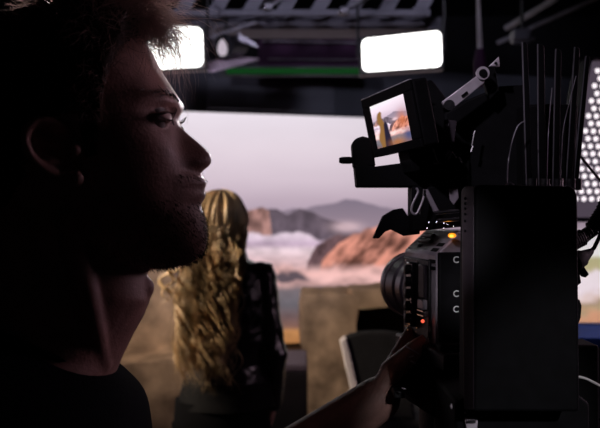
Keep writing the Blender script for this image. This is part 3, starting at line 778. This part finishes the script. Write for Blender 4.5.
hm = MB()
# under-mass following head and back
x, y, pp = head_grid(60,60); L = head_local(x*1.0,y,pp).reshape(-1,3)
idx = []
T2 = 60
for i in range(59):
    for j in range(60):
        a = L[i*T2+j]
        if a[0] < .045-.0*a[2] and pp[i,j] < 225 or pp[i,j] < 42: idx.append((i*T2+j,i*T2+(j+1)%T2,(i+1)*T2+(j+1)%T2,(i+1)*T2+j))
hm.add([fw(V(p)*1.05+V((-.004,0,.004))) for p in L], idx+[tuple(range(60))])
hw = hm.build('hair', M['blond'], wom)
hm = MB()
hm.loft([(WXc-.035,WY-.09,1.56,.085,.035,0),(WXc-.04,WY-.105,1.45,.09,.032,0),(WXc-.055,WY-.118,1.30,.095,.028,0),(WXc-.065,WY-.118,1.15,.085,.024,0),(WXc-.065,WY-.118,1.06,.05,.016,0)],30)
hm.build('under_hair', M['blond'], hw)
lm = MB()
for k in range(170):
    phi = random.uniform(-1.75,1.35); 
    f_ = (phi+1.75)/3.1
    xb_ = WXc-.126+.170*f_+random.uniform(-.014,.014)
    zend = random.uniform(1.0,1.18) if f_ < .8 else random.uniform(1.06,1.28)
    lock(lm, phi, random.uniform(.05,.5), random.uniform(.006,.0125), xb_, zend, random.uniform(.009,.019), random.uniform(0,6.28), random.random())
for k in range(2):      # loose locks beyond the left shoulder
    lock(lm, -1.6-random.random()*.3, .4, .006, WXc-.165-random.uniform(0,.025), random.uniform(1.2,1.33), .016, random.uniform(0,6), .3)
lm.build('locks', M['blond'], hw)
sm_ = MB()
for k in range(420):
    phi = random.uniform(-1.8,1.4); f_ = (phi+1.8)/3.2
    lock(sm_, phi, random.uniform(.0,.5), random.uniform(.0012,.0028), WXc-.128+.180*f_+random.uniform(-.016,.016), random.uniform(.97,1.3), random.uniform(.008,.024), random.uniform(0,6.28), random.uniform(.3,1.5))
sm_.build('wisps', M['blond'], hw)

# ------------------------------------------------------------------ cinema camera
A_ = math.radians(12.)
rv = V((math.cos(A_), math.sin(A_), 0)); fv = V((-math.sin(A_), math.cos(A_), 0)); uv = V((0,0,1))
Bc = V((.157,.95,0)); cen = Bc+rv*.05+fv*.055
MK = Matrix(((rv.x,fv.x,0,cen.x),(rv.y,fv.y,0,cen.y),(0,0,1,0),(0,0,0,1)))
cam = thing('cinema_camera', V((cen.x,cen.y,1.44)), 'black cinema camera with lens pointing at the long-haired person', 'camera')
MB().prism([(-.05,-.055,1.447),(-.05,-.055,1.554),(-.021,-.055,1.580),(.055,-.055,1.580),(.055,-.055,1.447)],(0,.11,0),MK).build('body',M['grey'],cam,bevel=.0025)['label']='charcoal grey body shell'
MB().box((-.049,-.062,1.447),(.055,-.0545,1.556),MK).build('back_panel',M['matte'],cam,bevel=.002)
# side panel with dials and tiny silver bits
sp_ = MB().box((-.0535,-.040,1.452),(-.0495,.050,1.546),MK).build('side_panel',M['black'],cam,bevel=.0015)
MB().box((-.0600,.002,1.462),(-.0530,.022,1.541),MK).build('control_strip',M['gloss'],sp_,bevel=.002)
mb = MB()
for k in range(46):
    y_ = random.choice([-.001,.004,.024,.03,.012,.019])+random.uniform(-.002,.002); z_ = random.uniform(1.455,1.545)
    xx = -.0605 if 0 < y_ < .022 else -.0540
    mb.cbox((xx,y_,z_),(.0014,random.uniform(.0012,.003),random.uniform(.0008,.0022)),MK)
mb.build('trim_marks',M['chrome'],sp_,smooth=False)
for k in range(5): MB().lathe([(0,.0062),(.004,.006),(.005,.004)],MK@V((-.060,.012,1.472+.015*k)),-rv,14).build('button',M['black'],sp_)
MB().box((-.0580,-.036,1.500),(-.0530,-.016,1.540),MK).build('card_door',M['purple'],sp_,bevel=.0015)
MB().box((-.0590,-.036,1.487),(-.0530,-.016,1.499),MK).build('door_latch',M['bracket'],sp_,bevel=.0015)
for z_ in (1.4855,1.480): MB().cbox((-.057,-.026,z_),(.004,.02,.0014),MK).build('trim_line',M['chrome'],sp_)
# chamfer details
ch = (V((.029,0,.026))).normalized(); cn = V((-.026,0,.029)).normalized()
def chp(u_, y_, h=0.): return MK@(V((-.05,y_,1.554))+ch*u_+cn*h)
def chbox(u0,u1,y0,y1,h0,h1):
    p = [chp(u0,y0,h0),chp(u1,y0,h0),chp(u1,y1,h0),chp(u0,y1,h0)]; return MB().prism(p,(MK.to_3x3()@cn)*(h1-h0))
for u0,y0 in ((.003,-.040),(.012,-.041)): chbox(u0,u0+.006,y0-.010,y0+.010,-.001,.0006).build('vent_slot',M['matte'],cam,bevel=.0008)
for z_ in (1.545,1.537): MB().cbox((-.0503,-.044,z_),(.003,.018,.004),MK).build('vent_slot',M['matte'],cam,bevel=.0008)
chbox(.014,.020,-.012,.030,0,.005).build('top_latch',M['black'],cam,bevel=.0015)
chbox(.024,.030,.000,.034,0,.004).build('top_latch',M['black'],cam,bevel=.0015)
chbox(.008,.012,.012,.024,0,.0008).build('engraved_mark',M['matte'],cam,bevel=.001)
# tally lights
o = MB().sphere(P(452,235.5,.945),.0048,16,(1,.7,.62)).build('tally_light',M['orange'],cam); o['label']='glowing orange tally light'
MB().sphere(P(451.5,236,.9415),.0028,12,(1,.6,.6)).build('lamp_core',M['orangehot'],o)
o = MB().sphere(MK@V((-.0585,-.034,1.474)),.0022,12).build('indicator_light',M['red'],cam); o['label']='small red indicator light'
# printed letters
def letter(ch_, size, at, right, up, parent):
    cu = bpy.data.curves.new('letter','FONT'); cu.body = ch_; cu.size = size; cu.extrude = .0003; cu.align_x = 'CENTER'; cu.align_y = 'CENTER'
    tmp = bpy.data.objects.new('letter', cu); COL.objects.link(tmp); bpy.context.view_layer.update()
    me = bpy.data.meshes.new_from_object(tmp.evaluated_get(bpy.context.evaluated_depsgraph_get()))
    bpy.data.objects.remove(tmp); bpy.data.curves.remove(cu)
    nn = right.cross(up); X = Matrix(((right.x,up.x,nn.x,at.x),(right.y,up.y,nn.y,at.y),(right.z,up.z,nn.z,at.z),(0,0,0,1)))
    me.transform(X); me.materials.clear(); me.materials.append(M['white'])
    o = bpy.data.objects.new('printed_letter', me); COL.objects.link(o); o.parent = parent; o.matrix_parent_inverse = Matrix.Translation(-parent.location)
    return o
def onback(px, py):
    d_ = P(px,py,1.)-V((0,0,CZ)); n_ = -fv; p0 = MK@V((0,-.0624,1.5))
    t_ = (p0-V((0,0,CZ))).dot(n_)/d_.dot(n_); return V((0,0,CZ))+d_*t_
for py in (260,294,309.5): letter('C',.0105,onback(456,py),rv,uv,cam)
for k,(yy,zz) in enumerate(((-.045,1.4665),(-.040,1.452),(-.033,1.4525))):
    letter(')' if k == 0 else '3',.0075,MK@V((-.0541,yy,zz)),-fv,uv,cam)
# lens
lo = MK@V((.0,.055,1.5))
ln = thing('camera_lens', lo, 'black ribbed lens on the front of the cinema camera', 'lens')
prof = [(0,.034),(.012,.036),(.014,.040),(.036,.040),(.037,.038),(.042,.038),(.043,.0425),(.062,.0425),(.063,.040),(.068,.040),(.070,.044),(.096,.0455),(.097,.0435),(.102,.0435),(.103,.0465),(.112,.047),(.116,.046)]
MB().lathe(prof,lo,fv,56).build('barrel',M['lensb'],ln,bevel=.0006)
for h,r in ((.0145,.0405),):
    mb = MB()
    for k in range(60):
        a = 2*PI*k/60; w_ = rv*math.cos(a)+uv*math.sin(a); mb.tube([lo+fv*h+w_*r,lo+fv*(h+.018)+w_*r],.0007,4)
    mb.build('focus_ring',M['rubber'],ln)
MB().lathe([(.1135,.040),(.1175,.036),(.1185,.01)],lo,fv,40).build('front_glass',M['glass'],ln)
MB().lathe([(.0375,.0392),(.0415,.0392)],lo,fv,56).build('silver_ring',M['bracket'],ln)
MB().lathe([(.0985,.0466),(.1005,.0466)],lo,fv,56).build('silver_ring',M['bracket'],ln)
# ---------- things around the body
Yr = .96
t = thing('top_handle', P(430,178,Yr), 'black bar handle above the camera, under the small monitor', 'handle')
MB().prism([P(355,166,Yr),P(364,163,Yr),P(374,166.5,Yr),P(409,162,Yr),P(470,160,Yr),P(470,187,Yr),P(357,187,Yr)],(0,.035,0)).build('bar',M['matte'],t,bevel=.002)
MB().prism([P(352,143,Yr),P(356,138,Yr),P(363,136,Yr),P(371,138,Yr),P(375,160,Yr),P(376,167,Yr),P(354,168,Yr)],(0,.03,0)).build('bracket',M['matte'],t,bevel=.003)
MB().lathe([(0,.0036),(.004,.0042),(.012,.0042),(.016,.003)],P(353.5,159.5,Yr)+V((0,.015,0)),(-1,0,0),14).build('knob',M['matte'],t)
MB().prism([P(412,186,Yr),P(470,186,Yr),P(470,226,Yr),P(440,229,Yr),P(412,232,Yr)],(0,.04,0)).build('riser',M['matte'],t,bevel=.002)
MB().prism([P(373,238.5,Yr+.03),P(383,216,Yr+.03),P(394,209.5,Yr+.03),P(403,208,Yr+.03),P(408,216,Yr+.03),P(420,214,Yr+.03),P(420,234,Yr+.03),P(404,236,Yr+.03),P(391,229.5,Yr+.03),P(385,232,Yr+.03),P(379,238.5,Yr+.03)],(0,.012,0)).build('front_flag',M['matte'],t,bevel=.001)
for a,b in (((434,213),(459,211)),((437,220.5),(459,219))): bar(P(*a,.945),P(*b,.945),.0026,'support_rod',M['chrome'],t,12)
MB().prism([P(424,190,.945),P(428,189,.945),P(441,214,.945),P(435,215,.945)],(0,.004,0)).build('lever',M['grey'],t,bevel=.0008)
MB().tube([P(424,189,.944),P(423,200,.944),P(420,214,.944)],.0016,8).build('lever_pin',M['chrome'],t)
mb = MB(); mb.prism([P(449,189,.944),P(458,188,.944),P(459,198,.944),P(454,205,.944),P(450,200,.944)],(0,.003,0)); mb.build('guard',M['grey'],t,bevel=.0008)
for k in range(9): MB().sphere(P(random.uniform(420,456),random.uniform(222,230),.945),random.uniform(.0008,.0018),8).build('screw',M['chrome'],t)
def cable(name, pts, r, m, label, grp=None):
    k = len(pts); out = []
    for i in range(k-1):
        p0,p1,p2,p3 = pts[max(i-1,0)],pts[i],pts[i+1],pts[min(i+2,k-1)]
        for s_ in range(8):
            u = s_/8; out.append(.5*((2*p1)+(p2-p0)*u+(2*p0-5*p1+4*p2-p3)*u*u+(3*p1-p0-3*p2+p3)*u**3))
    out.append(pts[-1])
    o = MB().tube(out, r, 8).build(name, m); tag(o, label, 'cable', grp); return o
cable('looped_cable',[P(416,188,.93),P(418,192,.93),P(413,203,.93),P(411.5,211,.93),P(416,214,.93),P(421,205,.93),P(424,196,.93)],.0013,M['bracket'],'short grey looped cable between the camera handle and front flag')
# small monitor
TL,TR,BR,BL = P(370,107,1.0),P(404.3,93.3,.9),P(412.5,139.5,.9),P(378.8,148.5,1.0)
mu = (TR-TL); mv = (BL-TL); wmon, hmon = mu.length, mv.length
mu.normalize(); mv = (mv-mu*mv.dot(mu)).normalized(); mn = mu.cross(mv).normalized()   # points away from viewer?
if mn.dot(V((0,0,CZ))-TL) < 0: mn = -mn
MM = Matrix(((mu.x,mv.x,mn.x,TL.x),(mu.y,mv.y,mn.y,TL.y),(mu.z,mv.z,mn.z,TL.z),(0,0,0,1)))
t = thing('camera_monitor', TL, 'small tilted on-camera monitor showing the blond figure and mountains', 'monitor')
mb = MB(); b0,b1,b2,b3 = -.020,wmon+.022,-.0115,hmon+.010
MB().box((b0,b2,-.020),(b1,b3,-.0012),MM).build('housing',M['matte'],t,bevel=.003,seg=3)
mb.box((b0,b2,-.0012),(b1,-.0005,.0022),MM); mb.box((b0,hmon+.0005,-.0012),(b1,b3,.0022),MM); mb.box((b0,-.0005,-.0012),(-.0005,hmon+.0005,.0022),MM); mb.box((wmon+.0005,-.0005,-.0012),(b1,hmon+.0005,.0022),MM)
mb.build('bezel',M['matte'],t,bevel=.0008)
gx, gy = np.meshgrid(np.linspace(0,1,120),np.linspace(0,1,70))
img = picture(225+gx*190, 150+gy*170)
img = np.clip(img*1.45,0,1)
def ov(c,col,m): return c*(1-m[...,None])+np.array(col)*m[...,None]
fg = sstep(.04,-.02,np.abs(gx-.24-.03*np.sin(gy*14))-np.interp(gy,[0,.16,.22,.4,.8,1],[-.1,-.05,.05,.07,.10,.11]))
img = ov(img, L3((150,108,62)), fg*sstep(.12,.2,gy))
img = ov(img, L3((40,36,56)), sstep(.03,-.02,np.abs(gx-.36)-np.interp(gy,[0,.35,.5,1],[-.1,-.06,.05,.10])))
img = ov(img, L3((215,120,80)), np.exp(-((gx-.83)/.12)**2-((gy-.52)/.2)**2)*.8)
img = ov(img, L3((70,80,130)), np.exp(-((gx-.92)/.12)**2-((gy-.86)/.12)**2)*.9)
img = ov(img, L3((190,120,70)), np.exp(-((gx-.6)/.2)**2-((gy-.95)/.08)**2)*.8)
Pm = np.array([[list(MM@V((a*wmon,b*hmon,.0004))) for a in np.linspace(0,1,120)] for b in np.linspace(0,1,70)])
picture_plane('screen',Pm,M['monitor'],t,img)
MB().box((b0+.001,b2-.0008,-.002),(b1-.001,b2+.0006,.0026),MM).build('top_edge_glint',M['bracket'],t,bevel=.0008)  # pale strip stands for the highlight on the top edge
MB().box((wmon*.4,b3,-.016),(wmon*.7,b3+.025,-.006),MM).build('mount_foot',M['matte'],t,bevel=.001)
# swing arm of pale links
t = thing('swing_arm', P(447,106,.93), 'pale grey metal arm with slots rising right of the small monitor', 'bracket arm')
def link(q_, Y, th_, name, m): return MB().prism([P(a,b,Y) for a,b in q_],(0,th_,0)).build(name,m,t,bevel=.0008)
link([(442,101.5),(477,75.5),(483,73),(486,77),(484,83),(451,110.5),(445,109)],.93,.006,'upper_link',M['bracket'])
MB().prism([P(a,b,.9285) for a,b in ((461,95.5),(467,91),(468.5,93),(462.5,97.5))],(0,.004,0)).build('slot',M['matte'],t)
MB().lathe([(0,.0075),(.004,.0075)],P(483,73,.927),(0,1,0),20).build('pivot_ring',M['bracket'],t)
MB().lathe([(-.001,.0045),(.003,.0045)],P(483,73,.926),(0,1,0),16).build('pivot_hole',M['matte'],t)
link([(489,66),(499,56.5),(500,66.5)],.93,.005,'end_tab',M['bracket'])
MB().lathe([(0,.0014),(.003,.0014)],P(496,63,.928),(0,1,0),10).build('tab_hole',M['matte'],t)
MB().lathe([(-.004,.006),(.012,.006)],P(449,105.5,.926),(0,1,0),18).build('clamp_knob',M['black'],t)
link([(445,119.5),(452,120),(457,121),(454.5,142),(444,142)],.93,.006,'lower_link',M['purple'])
MB().lathe([(0,.0018),(.003,.0018)],P(447.3,125,.928),(0,1,0),12).build('link_hole',M['bracket'],t)
link([(484,80),(489,66),(495,66),(499,90),(490,100)],.945,.012,'arm_block',M['matte'])
# block of dark gear between monitor and antennas
t = thing('video_transmitter', P(480,150,.97), 'black transmitter box behind the swing arm, left of the antennas', 'transmitter')
MB().prism([P(416,84,.97),P(432,79,.97),P(446,97,.97),P(446,164,.97),P(414,166,.97)],(0,.03,0)).build('side_block',M['matte'],t,bevel=.003)
MB().prism([P(444,113,.965),P(466,100,.965),P(500,86,.965),P(530,84,.965),P(530,190,.965),P(444,190,.965)],(0,.04,0)).build('housing',M['matte'],t,bevel=.003)
for k,(a,b) in enumerate((((428,93),(422,96)),((427,98),(421,99)))): MB().tube([P(*a,.955),P(424,92+k*6,.953),P(*b,.955)],.0008,6).build('cable_clip',M['pipe'],t)
mb = MB()
for pts_,r in (((P(433,148,.945),P(436,157,.945),P(438,162,.945)),.0012),((P(448,160,.945),P(452,152,.945),P(456,158,.945)),.002),((P(446,156,.945),P(450,151,.945)),.0022),((P(459,157,.945),P(462,163,.945)),.0016),((P(472,146,.945),P(474,134,.945),P(475,131,.945)),.0012),((P(473,146,.945),P(471,152,.945)),.0014),((P(433,168-5,.945),P(441,167-4,.945)),.0011)):
    MB().tube(list(pts_),r,8).build('connector',M['chrome'],t)
# antennas : tall flat paddles
spec = [(522.5,42,527,190,5.0,.86,'leftmost tall black antenna, beside the swing arm'),(538,44,539,190,6.2,.875,'second black antenna from the left, shorter pale tip'),
        (556,49,553,190,5.5,.865,'third black antenna from the left, leaning slightly'),(575,47,566,190,5.0,.88,'fourth black antenna, leaning right beside the cell light'),(586,56,573,190,4.2,.885,'rightmost black antenna, edge against the glowing cells')]
for a,b,c_,d_,w_,Y,lab in spec:
    t = thing('antenna', P(c_,d_,Y), lab, 'antenna', 'antennas rising behind the big box')
    p0, p1 = P(c_,d_,Y), P(a,b,Y); hw = w_/F*Y
    ex = V((hw,0,0))
    MB().prism([p0,p1,p1+ex*.5+V((0,0,.001)),p1+ex*1.1+V((0,0,-.002)),p0+ex*1.2],(0,.006,0)).build('blade',M['matte'],t,bevel=.0015)
    MB().tube([p0-ex*.05,p0.lerp(p1,.5)-ex*.08,p1-ex*.05],.00075,6).build('edge_glint',M['pipe'],t)  # grey tube drawn as the highlight along the blade's left edge
    MB().lathe([(0,.006),(.012,.006)],p0+ex+V((0,.003,0)),(0,0,1),12).build('base_socket',M['black'],t)
cable('thin_cable',[P(525,121,.84),P(518,126,.84),P(512,142,.84),P(508,165,.84),P(507,186.5,.80)],.0007,M['pipe'],'thin grey cable arcing down left of the antennas')
cable('thin_cable',[P(552,88,.84),P(550,110,.84),P(548,140,.84),P(547,186.5,.80)],.0005,M['pipe'],'thin straight cable between the middle antennas')
cable('thin_cable',[P(576,76,.84),P(570,100,.84),P(563,132,.84),P(560,186.5,.80)],.0005,M['pipe'],'thin slanting cable in front of the fourth antenna')
cable('thin_cable',[P(562,142,.935),P(575,150,.96),P(602,182,1.02),P(625,199,1.06),P(640,300,1.06),P(600,420,.93)],.0016,M['rubber'],'black cable crossing in front of the glowing cells')
t = thing('receiver_rack', P(548,180,.92), 'flat black receiver panel standing behind the row of antennas', 'receiver')
MB().prism([P(523,104,.90),P(579,104,.90),P(574,192,.90),P(523,192,.90)],(0,.03,0)).build('housing',M['matte'],t,bevel=.003)
for k in range(4): MB().cbox(P(532+k*11,186,.898),(.008,.004,.004)).build('socket',M['black'],t,bevel=.0008)
# big box nearest the viewer
Yb = .76
t = thing('battery_box', P(520,400,Yb), 'large plain black upright box, nearest thing at right', 'battery box')
bp = [P(475,190,Yb),P(479,184.5,Yb),P(570,186,Yb),P(576,189,Yb),P(578,196,Yb),P(580,412,Yb),P(473,412,Yb)]
MB().prism(bp,(0,.07,0)).build('shell',M['matte'],t,bevel=.003,seg=3)
pl_ = MB().prism([P(461.5,190,Yb+.02),P(465,186,Yb+.012),P(474,185.5,Yb),P(474,410,Yb),P(464,410,Yb+.012),P(462.5,300,Yb+.02)],(0.0125,.05,0)).build('side_plate',M['purple'],t,bevel=.001); pl_['label']='dark mauve perforated side plate'
for py in (198.5,203.5,208.5,214,221,231): MB().lathe([(0,.0013),(.003,.0013)],V((.1556,Yb+.0130,CZ-(py-214)/F*(Yb+.013)))+V((-.0012,-.0005,0)),(.935,.355,0),10).build('bolt_hole',M['matte'],t)
MB().prism([P(576,298,Yb+.02),P(580,300,Yb+.02),P(582,306,Yb+.02),P(581,318,Yb+.02),P(578,326,Yb+.02),P(574,326,Yb+.02)],(0,.02,0)).build('side_latch',M['matte'],t,bevel=.001)
MB().tube([P(506,185,Yb+.02),P(510,182.5,Yb+.02),P(514,185,Yb+.02)],.0008,6).build('cable_loop',M['bracket'],t)
# coiled cable and connectors on the right of the box
mb = MB(); pts = []; path = [P(612,196,.86),P(604,214,.86),P(594,229,.86),P(583,237,.83),P(573,242,.82)]
N_ = 420
for k in range(N_):
    u = k/(N_-1)*(len(path)-1); i = min(int(u),len(path)-2); w_ = u-i
    c = path[i].lerp(path[i+1],w_); tg = (path[min(i+1,4)]-path[max(i-0,0)]).normalized(); n1 = V((0,1,0)); n2 = tg.cross(n1)
    a = k/N_*2*PI*20; pts.append(c+n1*math.cos(a)*.0085+n2*math.sin(a)*.0085)
mb.tube(pts,.0019,6); tag(mb.build('coiled_cable',M['rubber']),'black coiled cable below the glowing cells','cable')
t = thing('plugged_connector', P(578,268,.84), 'black plug and clip sticking out right of the big box', 'connector')
MB().lathe([(0,.009),(.012,.009),(.014,.0075),(.02,.006),(.026,.0045),(.032,.003)],P(574,263,.82),P(593,250,.84)-P(574,263,.82),16).build('plug',M['matte'],t)
MB().tube([P(588,254,.84),P(594,248,.84),P(599,238,.84),P(604,220,.84),P(612,200,.84)],.0022,8).build('lead',M['rubber'],t)
MB().prism([P(570,262,.83),P(581,259,.83),P(584,266,.83),P(589.5,274.5,.83),P(585.5,278,.83),P(579.5,271,.83),P(581.5,283,.83),P(576,287,.83),P(570,286,.83)],(0,.012,0)).build('clip',M['matte'],t,bevel=.001)
# baseplate, rods, head, tripod, dark lower gear
t = thing('camera_baseplate', V((cen.x,cen.y,1.40)), 'black baseplate with rods under the cinema camera', 'baseplate')
MB().box((-.058,-.10,1.425),(.075,.07,1.446),MK).build('plate',M['black'],t,bevel=.003)
for sx in (-.03,.03): MB().tube([MK@V((sx,-.16,1.412)),MK@V((sx,.08,1.412))],.0075,14).build('rod',M['black'],t)
MB().box((-.062,-.075,1.37),(.085,.06,1.424),MK).build('clamp_block',M['matte'],t,bevel=.004)
for a,b in (((405,346),(419,354)),((409,357),(414,356)),((402,388),(406,389)),((411,361),(416,364))): MB().tube([P(*a,.915),P(*b,.915)],.0008,6).build('edge_trim',M['bracket'],t)
MB().cbox(P(398,392,.95),(.012,.03,.008)).build('lock_lever',M['black'],t,bevel=.001)
t = thing('power_unit', P(520,420,.85), 'black lower gear block under the big box', 'power unit')
MB().prism([P(455,402,.80),P(474,396,.80),P(580,396,.80),P(590,404,.80),P(590,470,.80),P(455,470,.80)],(0,.12,0)).build('housing',M['matte'],t,bevel=.003)
MB().prism([P(464.5,418,.795),P(478.5,418,.795),P(477,432,.795),P(467,432,.795)],(0,.006,0)).build('connector',M['bracket'],t,bevel=.0008)['label']='silver connector tab'
MB().prism([P(467,421,.792),P(476,421,.792),P(475.5,423,.792),P(467.5,423,.792)],(0,.003,0)).build('connector_slot',M['black'],t)
MB().sphere(P(452,406.5,.80),.0022,10,(1,1,1.3)).build('stud',M['bracket'],t); MB().sphere(P(465,413,.80),.0012,8).build('stud',M['bracket'],t)
MB().prism([P(548,372,.88),P(566,370,.88),P(567,376,.88),P(548,378,.88)],(0,.01,0)).build('cable_socket',M['black'],t,bevel=.001)
MB().prism([P(440,345,.92),P(600,345,.92),P(600,470,.92),P(440,470,.92)],(0,.05,0)).build('rear_block',M['matte'],t,bevel=.004)
cable('white_cable',[P(562,375.5,.86),P(572,376,.86),P(584,378,.86),P(594,382.5,.86),P(606,389,.86)],.0013,M['cable'],'thin white cable curving out at the lower right')
t = thing('tripod', V((.22,.98,0)), 'black tripod carrying the cinema camera rig', 'tripod')
hc = V((.215,1.0,0))
MB().lathe([(1.20,.05),(1.22,.06),(1.27,.06),(1.29,.045),(1.33,.045),(1.335,.07),(1.37,.07)],V((hc.x,hc.y,0)),(0,0,1),28).build('fluid_head',M['black'],t)
MB().tube([V((hc.x+.1,hc.y-.1,1.28)),V((hc.x+.28,hc.y-.3,1.12))],.010,12).build('pan_bar',M['black'],t)
for a in (1.2,3.3,5.4):
    e = V((hc.x+.5*math.cos(a),hc.y+.5*math.sin(a),.015)); b_ = V((hc.x+.05*math.cos(a),hc.y+.05*math.sin(a),1.21)); m_ = b_.lerp(e,.5)
    lg = MB().tube([b_,m_],.018,12).tube([m_,e],.013,12).build('leg',M['black'],t)
    MB().sphere(e+V((0,0,.008)),.022,12).build('foot',M['rubber'],lg)
    MB().lathe([(-.02,.022),(.02,.022)],m_,(e-b_),12).build('leg_lock',M['black'],lg)

# ------------------------------------------------------------------ lights, world, camera
def light(name, kind, loc, tgt, energy, col, **k):
    l = bpy.data.lights.new(name, kind); l.energy = energy; l.color = col
    for a,b in k.items(): setattr(l, a, b)
    o = bpy.data.objects.new(name, l); COL.objects.link(o); o.location = loc
    o.rotation_euler = (V(tgt)-V(loc)).to_track_quat('-Z','Y').to_euler(); return o
light('stage_spot','SPOT',(-3.4,2.35,2.7),(-.40,3.0,1.45),850,(1.,.82,.62),spot_size=.42,spot_blend=.6,shadow_soft_size=.12)
light('set_spot','SPOT',(-2.6,2.8,3.8),(-.1,6.0,1.15),520,(1.,.80,.64),spot_size=.72,spot_blend=.9,shadow_soft_size=.2)
light('hair_spot','SPOT',(-.5,3.3,2.65),(-.25,.75,1.86),1500,(1.,.9,.97),spot_size=.11,spot_blend=.5,shadow_soft_size=.15)  # unseen spot added to rim the top of the hair
light('added_backlight','SPOT',(.95,5.7,2.9),(-.18,.75,1.905),3600,(1.,.9,.95),spot_size=.055,spot_blend=.7,shadow_soft_size=.3)  # extra spot added near the softlight to backlight the forelock
light('print_spot','SPOT',(-.3,-1.,2.2),(.192,.95,1.51),95,(1.,.95,1.),spot_size=.038,spot_blend=.3,shadow_soft_size=.02)  # unseen narrow spot, put in so the printed letters show bright
light('low_spot','SPOT',(.55,-.8,2.2),(.235,.82,1.40),45,(1.,.96,1.),spot_size=.13,spot_blend=.4,shadow_soft_size=.03)  # unseen spot added to lift the white cable and silver connector
light('side_soft','AREA',(2.3,2.0,2.2),(-.1,.75,1.65),16,(1.,.66,.84),size=.8)
light('rig_spot','SPOT',(-1.1,-.9,3.1),(.16,.93,1.745),110,(.95,.85,1.),spot_size=.12,spot_blend=.5,shadow_soft_size=.06)  # added spot, out of view, brightens the swing arm
light('rig_wash','SPOT',(0,-1.5,4.7),(-.6,8,3.2),400,(.8,.76,1.),spot_size=.5,spot_blend=.6,shadow_soft_size=.4)  # dim wash added behind the viewpoint for the overhead rigging
light('fascia_wash','SPOT',(-1.5,-1.5,2.75),(-.2,9.5,3.25),900,(.8,.8,1.),spot_size=.64,spot_blend=.6,shadow_soft_size=.3)  # extra unseen wash put in to lighten the fascia
w = bpy.data.worlds.new('stage_air'); S.world = w; w.use_nodes = True
w.node_tree.nodes['Background'].inputs[0].default_value = (.0035,.0025,.0045,1); w.node_tree.nodes['Background'].inputs[1].default_value = 1.
cd = bpy.data.cameras.new('camera'); co = bpy.data.objects.new('camera', cd); COL.objects.link(co)
co.location = (0,0,CZ); co.rotation_euler = (PI/2,0,0); cd.sensor_width = 36; cd.lens = 36*F/600; cd.clip_start = .02
cd.dof.use_dof = True; cd.dof.focus_distance = .86; cd.dof.aperture_fstop = 9.
S.camera = co
S.view_settings.view_transform = 'Standard'; S.view_settings.look = 'None'; S.view_settings.exposure = 0; S.view_settings.gamma = 1
S.view_settings.use_curve_mapping = False
